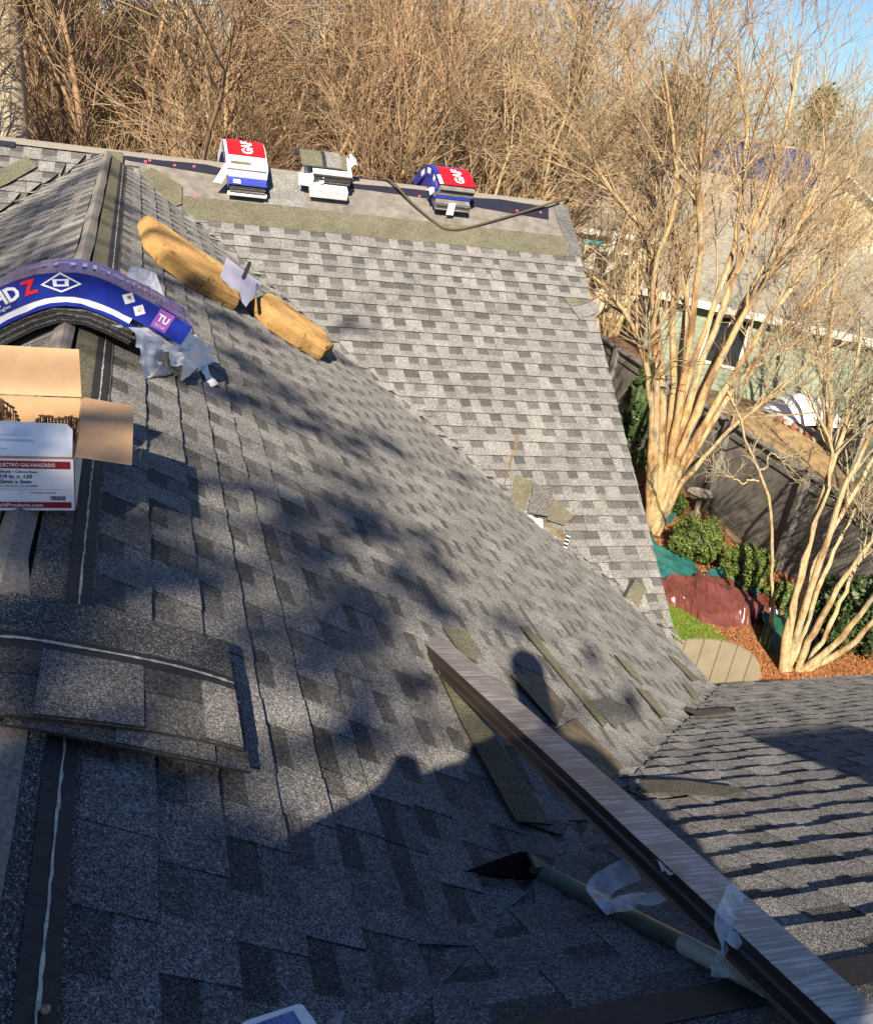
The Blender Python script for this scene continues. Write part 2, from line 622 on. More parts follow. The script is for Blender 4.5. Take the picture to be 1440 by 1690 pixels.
def lay(frame, deck, s_start, s_end, exposure, tlim, seed, lift=0.003, splits=None, bright=1.0):
    rng = random.Random(seed)
    s0 = s_start
    row = 0
    while s0 < s_end - 0.02:
        s1 = min(s0 + exposure, s_end)
        lo0, hi0 = tlim(s0)
        lo1, hi1 = tlim(s1)
        lo, hi = min(lo0, lo1), max(hi0, hi1)
        t = lo - rng.uniform(0.0, 0.95)
        while t < hi:
            te = t + 1.0
            if te > lo:
                mb = MB()
                mb.mat('shingle')
                cur = t
                tooth = rng.random() < 0.5
                jog = rng.uniform(-0.0025, 0.0025)
                l_prev = rng.uniform(0, lift)
                while cur < te - 1e-4:
                    w = rng.uniform(0.08, 0.145) if tooth else rng.uniform(0.085, 0.14)
                    nx = min(cur + w, te)
                    if te - nx < 0.05:
                        nx = te
                    l_nx = 0.55 * l_prev + 0.45 * rng.uniform(0, lift * 1.3)
                    base_tone = bright * rng.choice([1.12, 1.05, 1.0, 0.95, 0.88])
                    f = rng.uniform(0.46, 0.56)
                    dk = rng.choice([0.42, 0.45, 0.48, 0.52, 0.62])
                    dk2 = rng.uniform(0.8, 1.0)
                    bounds = [(cur, cur)]
                    if splits:
                        for q0, q1 in zip(splits(s0), splits(s1)):
                            c0_, c1_ = min(max(q0, cur), nx), min(max(q1, cur), nx)
                            if cur < c0_ < nx or cur < c1_ < nx:
                                bounds.append((c0_, c1_))
                    bounds.append((nx, nx))
                    for bi in range(len(bounds) - 1):
                        a0, a1 = max(bounds[bi][0], lo0), max(bounds[bi][1], lo1)
                        b0, b1 = min(bounds[bi + 1][0], hi0), min(bounds[bi + 1][1], hi1)
                        if not (b0 - a0 > 0.003 or b1 - a1 > 0.003):
                            continue
                        b0, b1 = max(a0, b0), max(a1, b1)
                        hb = 0.0085
                        add = 0.0035 if tooth else 0.0
                        e1 = s1 + jog
                        g0 = (bounds[bi][0] - cur) / (nx - cur)
                        g1 = (bounds[bi + 1][0] - cur) / (nx - cur)
                        ha, hc = hb + add + l_prev + (l_nx - l_prev) * g0, hb + add + l_prev + (l_nx - l_prev) * g1
                        su = s0 - 0.012
                        P = frame
                        if tooth:
                            mb.face([P(su, a0, .001), P(e1, a1, ha), P(e1, b1, hc), P(su, b0, .001)], 'shingle', base_tone)
                            mb.face([P(e1, a1, ha), P(e1, a1, -0.006), P(e1, b1, -0.006), P(e1, b1, hc)], 'shingle', 0.35)
                            if bi == 0:
                                mb.face([P(su, a0, .001), P(su, a0, -0.002), P(e1, a1, -0.002), P(e1, a1, ha)], 'shingle', 0.5)
                            if bi == len(bounds) - 2:
                                mb.face([P(su, b0, .001), P(e1, b1, hc), P(e1, b1, -0.002), P(su, b0, -0.002)], 'shingle', 0.5)
                        else:
                            sm_ = s0 + (e1 - s0) * f
                            am, bm_ = a0 + (a1 - a0) * f, b0 + (b1 - b0) * f
                            mb.face([P(su, a0, 0), P(sm_, am, ha * f), P(sm_, bm_, hc * f), P(su, b0, 0)], 'shingle', base_tone * dk)
                            mb.face([P(sm_, am, ha * f), P(e1, a1, ha), P(e1, b1, hc), P(sm_, bm_, hc * f)], 'shingle', base_tone * dk2)
                            mb.face([P(e1, a1, ha), P(e1, a1, -0.006), P(e1, b1, -0.006), P(e1, b1, hc)], 'shingle', 0.35)
                    l_prev = l_nx
                    cur = nx
                    tooth = not tooth
                if mb.f:
                    q = [project(v) for v in mb.v]
                    ok = [a for a in q if a[2] > 0.1 and -20 < a[0] < 1460 and -20 < a[1] < 1710]
                    area = 0
                    if len(ok) > 3:
                        xs = [min(1440, max(0, a[0])) for a in q if a[2] > 0.1]
                        ys = [min(1690, max(0, a[1])) for a in q if a[2] > 0.1]
                        area = (max(xs) - min(xs)) * (max(ys) - min(ys)) * len(ok) / len(q)
                    SHINGLES.append((area, mb, deck))
            t = te + 0.003
        s0 = s1
        row += 1


SEAM = 0.06
lay(frame_A, deckA, 0.145 * K, E * K, 0.130, lambda s: (s / K - SEAM - 0.012 if s / K > 0.3 else -2.0, D - s / K + SEAM + 0.012), 3,
    splits=lambda s: sorted([s / K - .04, s / K, s / K + .04, D - s / K - .04, D - s / K, D - s / K + .04]) if s / K > 0.3 else [])
lay(frame_B, deckB, (D - 7.90) * K, E * K + 0.01, 0.138, lambda s: (max(s / K + SEAM, 0.0), rake(D - s / K)), 5, lift=0.0015)
lay(frame_B, deckBl, 0.09, 1.5, 0.138, lambda s: (-2.2, -s / K - 0.05), 6, lift=0.0015)
lay(frame_C, deckC, 0.5 * K, E * K + 0.01, 0.150, lambda s: (s / K + SEAM, 7.2), 8, lift=0.007)
lay(frame_L, deckL, 0.05 * K, 1.6, 0.132, lambda s: (-0.5, D - s / K - 0.01), 9)

SHINGLES.sort(key=lambda a: -a[0])
rest = MB()
rest.mat('shingle')
for i, (area, mb, deck) in enumerate(SHINGLES):
    if i < 300 and area > 0:
        mb.build('shingle', parent=deck)
    else:
        k0 = len(rest.v)
        rest.v.extend(mb.v)
        rest.f.extend([tuple(a + k0 for a in f) for f in mb.f])
        rest.mi.extend(mb.mi)
        rest.tone.extend(mb.tone)
tag(rest.build('shingles', parent=house), kind='stuff')

# --- strips along the ridges


def strip_on(frame, s0, s1, t0, t1, h, mat, n=1, th=0.004, jit=0.0, seed=0):
    rng = random.Random(seed)
    mb = MB()
    for i in range(n):
        a, b = t0 + (t1 - t0) * i / n, t0 + (t1 - t0) * (i + 1) / n
        ja, jb = (rng.uniform(-jit, jit) for _ in range(2))
        top = [frame(s0, a, h), frame(s1 + ja, a, h), frame(s1 + jb, b, h), frame(s0, b, h)]
        mb.face(top, mat)
        mb.face([frame(s1 + ja, a, h), frame(s1 + ja, a, h - th), frame(s1 + jb, b, h - th), frame(s1 + jb, b, h)], mat)
    return mb


strip_on(frame_A, 0.045, 0.150 * K, 2.3, 8.35, 0.006, 'olive', 1).build('starter_strip', parent=house)
strip_on(frame_A, 0.045, 0.150 * K, -1.5, 2.3, 0.006, 'starter', 1).build('starter_strip', parent=house)
strip_on(frame_A, 0.098 * K, 0.142 * K, -1.5, 8.3, 0.0085, 'asphalt', 12, jit=0.002, seed=1).build('adhesive_band', parent=house)
mbs = MB()
rg = random.Random(4)
t_ = -1.4
a2_, c1 = 0.002, 0.121 * K
while t_ < 8.2:
    w_ = rg.uniform(0.008, 0.03)
    a_, a2_ = (locals().get('a2_') or 0.002), rg.uniform(0.0008, 0.0034)
    c0, c1 = (locals().get('c1') or 0.121 * K), 0.121 * K + rg.uniform(-0.0012, 0.0012)
    mbs.face([frame_A(c0 - a_, t_, 0.0095), frame_A(c0 + a_, t_, 0.0095), frame_A(c1 + a2_, t_ + w_, 0.0095), frame_A(c1 - a2_, t_ + w_, 0.0095)], 'sealant')
    t_ += w_
mbs.build('sealant_line', parent=house)


def ridge_felt(y0, y1, half, mat, axis='y', h=0.003):
    mb = MB()
    half0 = half
    prof = [(-half, -M * half + 0.004), (-half * 0.45, -M * half * 0.45 + 0.012), (0, 0.008 + h), (half * 0.45, -M * half * 0.45 + 0.012), (half, -M * half + 0.004)]
    n = 28
    rg = random.Random(int(y0 * 10))
    rows = []
    for i in range(n + 1):
        t = y0 + (y1 - y0) * i / n
        j = rg.uniform(-0.006, 0.006)
        if axis == 'y':
            half = half0 if t > 1.08 else 0.074
            prof = [(-half, -M * half + 0.004), (-half * 0.45, -M * half * 0.45 + 0.012), (0, 0.008 + h), (half * 0.45, -M * half * 0.45 + 0.012), (half, -M * half + 0.009)]
        rows.append([(a + (j if abs(a) > half * 0.9 else 0), t, b) if axis == 'y' else (t, D + a + (j if abs(a) > half * 0.9 else 0), b) for a, b in prof])
    for i in range(n):
        for k in range(4):
            mb.face([rows[i][k], rows[i][k + 1], rows[i + 1][k + 1], rows[i + 1][k]], mat)
    return mb


o_ = ridge_felt(-1.4, 8.42, 0.034, 'felt').build('ridge_strip', parent=house, smooth=True)
o_ = ridge_felt(-E, rake(D) - 0.14, 0.055, 'felt', 'x').build('ridge_strip', parent=house, smooth=True)
# bare felt and a dark navy strip on the upper part of the far slope
mbu = strip_on(frame_B, 0.02, 0.62 * K, 0.16, rake(D) - 0.1, -0.002, 'felt2', 6)
und = mbu.build('underlayment', parent=house)
mb = MB()
tp_, bt_ = [(181, 254), (350, 269), (600, 293), (700, 307), (905, 342)], [(181, 259), (350, 287), (600, 312), (700, 326), (905, 362)]
for k in range(4):
    mb.face([pB(*tp_[k], .005), pB(*bt_[k], .005), pB(*bt_[k + 1], .005), pB(*tp_[k + 1], .005)], 'navy')
mb.build('navy_strip', parent=house)
strip_on(frame_B, 0.045 * K, 0.10 * K, -2.2, -0.72, 0.016, 'navy', 4, jit=0.006, seed=3).build('navy_strip', parent=house)
for (cx, cy) in ((240, 266), (247, 264), (288, 272), (320, 274), (322, 325), (692, 323), (853, 347), (892, 350), (925, 382)):
    P = pB(cx, cy, 0.009)
    mb = MB()
    nrm = np.array([0, -M, 1]) / K
    ta, tb = np.array([1, 0, 0]), np.array([0, 1, M]) / K
    ring = [P + 0.013 * (math.cos(a) * ta + math.sin(a) * tb) for a in np.linspace(0, 2 * PI, 9)[:-1]]
    mb.prism(ring, nrm * 0.005, 'pink')
    mb.build('cap_nail', parent=und)
strip_on(frame_B, 0.40 * K, 0.632 * K, 0.36, rake(D - 0.6), 0.005, 'olive', 5, jit=0.006, seed=5).build('starter_strip', parent=house)
strip_on(frame_B, 0.02, 0.62 * K, rake(D) - 0.17, rake(D) - 0.02, 0.0075, 'starter', 1).build('starter_strip', parent=house)
strip_on(frame_B, 0.03, 0.40 * K, 1.285, 1.66, 0.0105, 'shingle', 1).build('starter_strip', parent=house)
strip_on(frame_B, 0.02, 0.47 * K, -0.02, 0.12, 0.0105, 'olive', 1).build('starter_strip', parent=house)
# first course at the top of the rear slope, left and right of the little hip
strip_on(frame_C, 0.27 * K, 0.512 * K, 0.36, 7.2, 0.0065, 'starter', 3).build('starter_strip', parent=house)
strip_on(frame_C, 0.42 * K, 0.50 * K, 0.5, 7.2, 0.009, 'asphalt', 6, jit=0.003).build('adhesive_band', parent=house)
o_ = MB()
prof_ = [(-0.05, -M * 0.05 + 0.004), (0, 0.02), (0.05, -M * 0.05 + 0.004)]
for k in range(2):
    o_.face([(0.06, prof_[k][0], prof_[k][1]), (9, prof_[k][0], prof_[k][1]), (9, prof_[k + 1][0], prof_[k + 1][1]), (0.06, prof_[k + 1][0], prof_[k + 1][1])], 'felt2')
o_.build('ridge_strip', parent=house)
strip_on(frame_C, 0.03, 0.275 * K, 0.3, 7.2, 0.004, 'starter', 1).build('starter_strip', parent=house)

# walls, fascia, and an unseen brick block added to shade the right slope
mb = MB()
for (a, b) in (((-3.6, 4.9), (-3.6, 12.1)), ((-3.6, 12.1), (3.7, 12.1)), ((3.7, 12.1), (3.7, 4.7)), ((3.7, 4.6), (3.7, 3.7)), ((3.7, 3.65), (9, 3.65)), ((9, 3.65), (9, -2.9)), ((9, -2.9), (-3.6, -2.9)), ((-3.6, -2.9), (-3.6, 4.9))):
    mb.face([(a[0], a[1], GZ), (b[0], b[1], GZ), (b[0], b[1], zE + 0.1), (a[0], a[1], zE + 0.1)], 'wall_paint')
mb.face([(3.7, 4.75, zE + 0.1), (3.7, 12.1, zE + 0.1), (3.7, D, -0.2)], 'wall_paint')
mb.build('wall', parent=house)
mb = MB()
mb.box((6.5, E - 0.02, zE - 0.11), (5.1, 0.03, 0.16), 'white_trim')
mb.box((E - 0.02, D / 2, zE - 0.11), (0.03, 0.5, 0.16), 'white_trim')
mb.build('fascia', parent=house)
mb = MB()
mb.box((1.78, -1.15, 0.12), (0.5, 0.45, 1.86), 'brick', rz=0.0)
mb.box((1.78, -1.15, 1.075), (0.58, 0.53, 0.06), 'brick')
mb.build('shadow_block', parent=house)

# ================================================================== THINGS ON THE ROOF
# ---- loose scraps
NA, NB, NC = np.array([M, 0, 1]) / K, np.array([0, -M, 1]) / K, np.array([0, M, 1]) / K


def scrap(name, pts, fn, nrm, mat, label, cat='shingle scrap', h=0.020, th=0.005, side='asphalt', grp='shingle offcuts left on the roof', bend=0.0):
    P = [fn(x, y, h) for x, y in pts]
    if bend:
        for i in range(len(P)):
            P[i] = P[i] + nrm * bend * (i % 2)
    mb = MB()
    mb.prism(P, nrm * th, mat, side)
    o = mb.build(name)
    return tag(o, label, cat, grp)


S = scrap
S('shingle_scrap', [(858, 1033), (872, 1034), (1003, 1192), (996, 1200)], pA, NA, 'olive', 'long thin olive offcut lying beside the upper end of the brown flashing')
S('shingle_scrap', [(844, 1113), (885, 1110), (934, 1163), (919, 1198)], pA, NA, 'brownback', 'brown backed offcut lying upside down right of the flashing', h=0.03)
S('shingle_scrap', [(908, 1209), (951, 1185), (990, 1228), (962, 1254)], pA, NA, 'brownback', 'squarish dull brown offcut against the middle of the flashing', h=0.02)
S('shingle_scrap', [(960, 1252), (990, 1228), (1030, 1265), (1005, 1290)], pA, NA, 'brownback', 'brown offcut at the valley, below the squarish brown one', h=0.018)
S('shingle_scrap', [(730, 1035), (772, 1041), (788, 1070), (788, 1094), (763, 1080)], pA, NA, 'olive', 'small olive offcut just beyond the far tip of the flashing')
S('shingle_scrap', [(722, 1105), (749, 1113), (912, 1360), (852, 1355), (763, 1194)], pA, NA, 'olive', 'long dark olive shingle strip under the left side of the flashing', h=0.028)
S('shingle_scrap', [(850, 1350), (966, 1357), (936, 1380), (905, 1372)], pA, NA, 'starter', 'dark pointed offcut at the foot of the long olive strip', h=0.02)
S('shingle_scrap', [(1014, 1080), (1038, 1094), (1061, 1130), (1042, 1114)], pA, NA, 'olive', 'olive offcut pointing down, highest of those near the low eave')
S('shingle_scrap', [(1103, 1082), (1115, 1086), (1154, 1121), (1143, 1124)], pA, NA, 'olive', 'slim olive offcut lying along the low eave above the arched gate')
S('shingle_scrap', [(1126, 1128), (1138, 1130), (1164, 1157), (1151, 1163)], pA, NA, 'olive', 'short olive offcut at the corner where the valley meets the eave')
S('shingle_scrap', [(1051, 1136), (1070, 1140), (1099, 1180), (1092, 1184)], pA, NA, 'olive', 'tapering olive offcut between the eave and the shadow of a head')
S('shingle_scrap', [(974, 1158), (1005, 1149), (1049, 1185), (1013, 1199)], pA, NA, 'starter', 'dark grey offcut lying flat beside the long thin olive one')
S('shingle_scrap', [(852, 716), (859, 717), (832, 800), (829, 838), (824, 828)], pB, NB, 'brownback', 'narrow bent strip standing up beside the valley on the far slope', h=0.03)
S('shingle_scrap', [(851, 783), (881, 795), (863, 848), (838, 838)], pB, NB, 'olive', 'olive half shingle lying beside the valley above the white scrap', h=0.036)
S('shingle_scrap', [(880, 797), (915, 808), (903, 852), (870, 846)], pB, NB, 'starter', 'grey half shingle between two olive ones beside the valley', h=0.05)
S('shingle_scrap', [(913, 822), (947, 851), (930, 867), (903, 858)], pB, NB, 'olive', 'three cornered olive offcut right of the grey half shingle', h=0.034)
S('shingle_scrap', [(893, 858), (940, 884), (932, 908), (905, 890)], pB, NB, 'brownback', 'brown backed offcut below the white scrap beside the valley', h=0.014)
S('shingle_scrap', [(1048, 957), (1066, 971), (1052, 1007), (1031, 989)], pB, NB, 'olive', 'olive offcut low on the far slope near its right edge')
S('shingle_scrap', [(1042, 955), (1047, 957), (1030, 989), (1025, 986)], pB, NB, 'asphalt', 'dark strip touching the olive offcut low on the far slope')
S('shingle_scrap', [(929, 491), (977, 496), (943, 508)], pB, NB, 'olive', 'olive triangle tucked under a course at the right edge of the far slope', h=0.014)
S('shingle_scrap', [(943, 508), (984, 495), (989, 514), (957, 527)], pB, NB, 'shingle', 'grey shingle corner turned askew at the right edge of the far slope', h=0.018)
S('shingle_scrap', [(231, 287), (250, 276), (300, 305), (300, 336), (288, 341)], pB, NB, 'olive', 'olive shingle laid slantwise near the meeting of the two ridges', h=0.026)
S('shingle_scrap', [(224, 291), (230, 287), (288, 343), (266, 354), (236, 324)], pB, NB, 'shingle', 'grey lower half of a slanting shingle near the meeting of the ridges', h=0.022)
S('shingle_scrap', [(-8, 284), (44, 257), (62, 274), (15, 301), (-8, 312)], pB, NB, 'olive', 'olive offcut on the far slope at the left edge of the picture', h=0.03)
c1_ = S('shingle_scrap', [(1048, 1287), (1130, 1288), (1232, 1302), (1190, 1312), (1060, 1306)], pC, NC, 'olive', 'long olive strip with a dark tag lying across the right slope', h=0.03)
S('shingle_scrap', [(1126, 1163), (1150, 1172), (1213, 1166), (1215, 1173), (1150, 1181), (1128, 1172)], pC, NC, 'brownback', 'narrow brown strip lying across the valley low on the right slope', h=0.03)
mb = MB()
q_ = [pC(x, y, 0.037) for x, y in ((1046, 1286), (1056, 1285), (1057, 1294), (1047, 1295))]
mb.prism(q_, NC * 0.004, 'ink_navy')
o_ = mb.build('printed_tag', parent=c1_)
mb = MB()
ua_, ub_ = (q_[1] - q_[0]), (q_[0] - q_[3])
put_text(mb, 'G', lambda u, v: q_[3] + ua_ * (0.22 + u) + ub_ * (0.15 + v) + NC * 0.001, 0, 0, 0.95, 'ink_white', 0.03, fit=0.6)
mb.build('lettering', parent=c1_)
mb = MB()
q_ = [pB(x, y, 0.036) for x, y in ((935, 882), (941, 884), (934, 908), (928, 906))]
mb.prism(q_, NB * 0.004, 'black_plastic')
for i in range(4):
    f0, f1 = i / 4 + 0.05, i / 4 + 0.14
    A0, A1 = q_[0] + (q_[3] - q_[0]) * f0, q_[1] + (q_[2] - q_[1]) * f0
    B0, B1 = q_[0] + (q_[3] - q_[0]) * f1, q_[1] + (q_[2] - q_[1]) * f1
    mb.face([A0 + NB * 0.001, A1 + NB * 0.001, B1 + NB * 0.001, B0 + NB * 0.001], 'ink_white')
tag(mb.build('release_tape'), 'short black tape strip with white marks beside the valley', 'tape')


def crumple(name, pts_fn, nu, nv, amp, mat, seed, label=None, cat=None, parent=None, group=None, solid=0.0):
    rng = np.random.default_rng(seed)
    def field(cu, cv):
        q = rng.normal(0, 1, (cu + 2, cv + 2))
        ui = np.linspace(0, cu, nu + 1)
        vi = np.linspace(0, cv, nv + 1)
        i0, j0 = ui.astype(int), vi.astype(int)
        fu, fv = (ui - i0)[:, None], (vi - j0)[None, :]
        return q[i0][:, j0] * (1 - fu) * (1 - fv) + q[i0 + 1][:, j0] * fu * (1 - fv) + q[i0][:, j0 + 1] * (1 - fu) * fv + q[i0 + 1][:, j0 + 1] * fu * fv
    g = 1.5 * field(max(2, nu // 5), max(2, nv // 5)) + 0.6 * field(max(2, nu // 2), max(2, nv // 2)) + 0.12 * rng.normal(0, 1, (nu + 1, nv + 1))
    mb = MB()
    P = [[np.array(pts_fn(i / nu, j / nv, amp * g[i, j])) for j in range(nv + 1)] for i in range(nu + 1)]
    vs = [P[i][j] for i in range(nu + 1) for j in range(nv + 1)]
    fs = [(i * (nv + 1) + j, (i + 1) * (nv + 1) + j, (i + 1) * (nv + 1) + j + 1, i * (nv + 1) + j + 1) for i in range(nu) for j in range(nv)]
    mb.mesh(vs, fs, mat)
    o = mb.build(name, parent=parent, solid=solid, smooth=(mat == 'white_film'))
    if label:
        tag(o, label, cat, group)
    return o


def quad_fn(q, nrm):
    q = [np.array(a) for a in q]
    def fn(u, v, h):
        p = q[0] * (1 - u) * (1 - v) + q[1] * u * (1 - v) + q[2] * u * v + q[3] * (1 - u) * v
        return p + nrm * h
    return fn


crumple('wrapper_scrap', quad_fn([pB(853, 849, .03), pB(884, 853, .05), pB(896, 876, .03), pB(884, 874, .04)], NB), 7, 6, 0.012, 'white_film', 3, 'torn white plastic scrap lying in the valley among the offcuts', 'plastic scrap')
crumple('wrapper_scrap', quad_fn([pC(1209, 1164, .03), pC(1220, 1162, .05), pC(1218, 1172, .04), pC(1211, 1172, .03)], NC), 5, 5, 0.008, 'white_film', 4, 'tiny white plastic scrap on the narrow brown strip', 'plastic scrap')

# ---- shingles bent over the near ridge


def over_ridge(a, r=0.06):
    return -M * (math.sqrt(a * a + r * r) - r)


def drape(name, x0, x1, y0, y1, h, label, seed, skew=0.0):
    root = empty(name, (0, (y0 + y1) / 2, 0.02), label, 'shingle', 'loose shingles bent over the near ridge')
    rg = random.Random(seed)
    nx = 22
    def P(x, v, dh=0):
        yy = y0 + (y1 - y0) * v + skew * max(x, -.1)
        return np.array((x, yy + 0.01 * math.sin(x * 9 + seed), over_ridge(x) + h + dh + 0.006 * math.sin(x * 11 + 2 * seed) ))
    def sheet(nm, xa, xb, va, vb, dh, mat, tone=1.0, th=0.004):
        mb = MB()
        n = max(2, int((xb - xa) / 0.035))
        for i in range(n):
            a, b = xa + (xb - xa) * i / n, xa + (xb - xa) * (i + 1) / n
            mb.face([P(a, va, dh), P(b, va, dh), P(b, vb, dh), P(a, vb, dh)], mat, tone)
            mb.face([P(a, va, dh - th), P(b, va, dh - th), P(b, va, dh), P(a, va, dh)], 'asphalt')
            mb.face([P(a, vb, dh), P(b, vb, dh), P(b, vb, dh - th), P(a, vb, dh - th)], 'asphalt')
        mb.face([P(xb, va, dh), P(xb, va, dh - th), P(xb, vb, dh - th), P(xb, vb, dh)], 'asphalt')
        return mb.build(nm, parent=root)
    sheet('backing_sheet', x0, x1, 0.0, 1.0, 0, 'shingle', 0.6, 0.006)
    sheet('headlap', x0, x1, 0.60, 0.995, 0.002, 'starter', 1.0)
    sheet('nail_band', x0, x1, 0.50, 0.63, 0.0035, 'asphalt')
    mb = MB()
    n = 60
    for i in range(n):
        a, b = x0 + (x1 - x0) * i / n, x0 + (x1 - x0) * (i + 1) / n
        w = rg.uniform(0.006, 0.013)
        mb.face([P(a, .575 - w, .0048), P(b, .575 - w, .0048), P(b, .575 + w, .0048), P(a, .575 + w, .0048)], 'sealant')
    mb.build('sealant_line', parent=root)
    x = x0
    k = 0
    while x < x1:
        w = rg.uniform(0.10, 0.17)
        xb = min(x + w, x1)
        if k % 2 == 0:
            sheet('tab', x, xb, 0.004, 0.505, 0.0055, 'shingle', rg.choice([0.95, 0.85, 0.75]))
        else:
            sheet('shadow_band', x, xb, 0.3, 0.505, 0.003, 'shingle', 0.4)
        x = xb
        k += 1
    return root


drape('loose_shingle', -0.42, 0.425, 0.872, 1.205, 0.014, 'lower of two loose shingles bent over the near ridge below the box', 2, skew=0.27)
drape('loose_shingle', -0.45, 0.415, 0.888, 1.225, 0.028, 'upper of two loose shingles bent over the near ridge below the box', 5, skew=0.29)


# ---- bundles bent over a ridge
class Bundle:
    """u along the length (bent over the ridge), v across, h up; axis 'x' bends over the near ridge, 'y' over the far one"""

    def __init__(s, axis, c, rot=0.0, r=0.13, lift=0.0, tilt=0.0):
        s.axis, s.c, s.rot, s.r, s.lift, s.tilt = axis, c, rot, r, lift, tilt

    def P(s, u, v, h):
        # arc length bookkeeping: horizontal offset from u
        a = u / math.sqrt(1 + M * M * (u * u / (u * u + s.r * s.r)))
        z = -M * (math.sqrt(a * a + s.r * s.r) - s.r)
        sl = -M * a / math.sqrt(a * a + s.r * s.r)
        n = np.array([-sl, 1.0]) / math.sqrt(1 + sl * sl)
        a2, z2 = a + n[0] * h, z + n[1] * h + s.lift
        if s.axis == 'x':
            return np.array([a2 + s.tilt * v, s.c + v + s.rot * a2, z2])
        return np.array([s.c + v + s.rot * a2, D + a2 + s.tilt * v, z2])


def slab(b, u0, u1, v0, v1, h0, h1, mat, name, parent, n=18, ends=True, wob=0.0, seed=0, smooth=False):
    rg = random.Random(seed)
    mb = MB()
    us = [u0 + (u1 - u0) * i / n for i in range(n + 1)]
    w = [rg.uniform(-wob, wob) for _ in us]
    for i in range(n):
        a, c = us[i], us[i + 1]
        wa, wc = w[i], w[i + 1]
        mb.face([b.P(a, v0, h1 + wa), b.P(c, v0, h1 + wc), b.P(c, v1, h1 + wa * .5), b.P(a, v1, h1 + wa)], mat)
        mb.face([b.P(a, v0, h0), b.P(c, v0, h0), b.P(c, v0, h1 + wc), b.P(a, v0, h1 + wa)], mat)
        mb.face([b.P(a, v1, h1 + wa), b.P(c, v1, h1 + wc), b.P(c, v1, h0), b.P(a, v1, h0)], mat)
        mb.face([b.P(a, v1, h0), b.P(c, v1, h0), b.P(c, v0, h0), b.P(a, v0, h0)], mat)
    if ends:
        mb.face([b.P(u0, v0, h0), b.P(u0, v0, h1), b.P(u0, v1, h1), b.P(u0, v1, h0)], mat)
        mb.face([b.P(u1, v0, h0), b.P(u1, v1, h0), b.P(u1, v1, h1), b.P(u1, v0, h1)], mat)
    return mb.build(name, parent=parent, smooth=smooth)


def patch(b, u0, u1, v0, v1, h, mat, name, parent, n=12, face='top'):
    mb = MB()
    for i in range(n):
        a, c = u0 + (u1 - u0) * i / n, u0 + (u1 - u0) * (i + 1) / n
        if face == 'top':
            mb.face([b.P(a, v0, h), b.P(c, v0, h), b.P(c, v1, h), b.P(a, v1, h)], mat)
        else:   # v is the height on the side at v = h
            mb.face([b.P(a, h, v0), b.P(c, h, v0), b.P(c, h, v1), b.P(a, h, v1)], mat)
    return mb.build(name, parent=parent)


def sheets(b, u0, u1, v0, v1, h0, h1, n, parent, mat='asphalt', seed=0):
    rg = random.Random(seed)
    for i in range(n):
        a = h0 + (h1 - h0) * i / n
        c = h0 + (h1 - h0) * (i + 0.72) / n
        j = rg.uniform(-0.012, 0.012)
        slab(b, u0 + j, u1 + j, v0 + rg.uniform(-.004, .004), v1 + rg.uniform(-.004, .004), a, c, 'starter' if i % 2 else mat, 'shingle_layer', parent, n=10)


W = 0.337
# stack 1 (leftmost on the far ridge)
b = Bundle('y', 0.985, lift=0.012)
r_ = empty('shingle_bundle', (1.15, 8.3, -.1), 'blue wrapped bundle with torn end under the red topped one at the left', 'bundle', 'shingle bundles on the far ridge')
sheets(b, -0.50, 0.4, 0.0, 0.30, 0.0, 0.07, 7, r_, seed=1)
slab(b, -0.485, 0.42, -0.012, 0.315, -0.003, 0.085, 'blue_film', 'wrapper', r_, ends=False, wob=0.004)
slab(b, -0.515, -0.488, -0.014, 0.317, -0.004, 0.018, 'white_film', 'torn_edge', r_, n=3)
patch(b, -0.47, -0.42, 0.03, 0.09, 0.092, 'white_film', 'print_patch', r_, 4)
b = Bundle('y', 0.955, lift=0.11, rot=-0.02)
r_ = empty('shingle_bundle', (1.12, 8.35, .05), 'bundle with a red and white top, leftmost on the far ridge', 'bundle', 'shingle bundles on the far ridge')
sheets(b, -0.42, 0.42, 0.0, 0.33, 0.0, 0.085, 8, r_, seed=2)
slab(b, -0.43, 0.43, -0.006, 0.343, -0.003, 0.095, 'white_film', 'wrapper', r_, ends=True, wob=0.003)
patch(b, -0.26, 0.03, 0.012, 0.335, 0.103, 'red_film', 'red_panel', r_)
patch(b, 0.03, 0.2, 0.0, 0.337, 0.103, 'blue_film', 'blue_panel', r_)
mb = MB()
put_text(mb, 'GAF', lambda u, v: b.P(u - 0.235, 0.225 - v, 0.1058), 0.0, 0.0, 0.125, 'ink_white', 0.035, fit=0.20)
mb.build('lettering', parent=r_)
patch(b, -0.385, -0.35, 0.03, 0.2, 0.1045, 'brownback', 'tear', r_, 3)
for (u_, m__) in ((-0.12, 'blue_film'), (-0.22, 'blue_film'), (-0.28, 'purple_film'), (0.0, 'blue_film')):
    patch(b, u_ - 0.03, u_ + 0.03, 0.005, 0.085, -0.0085, m__, 'side_print', r_, 3, face='side')
crumple('torn_wrapper', lambda u, v, h: b.P(-0.36 - 0.17 * u, -0.02 - 0.10 * u + 0.07 * v, 0.05 - 0.06 * u + h), 7, 5, 0.008, 'white_film', 6, parent=r_)
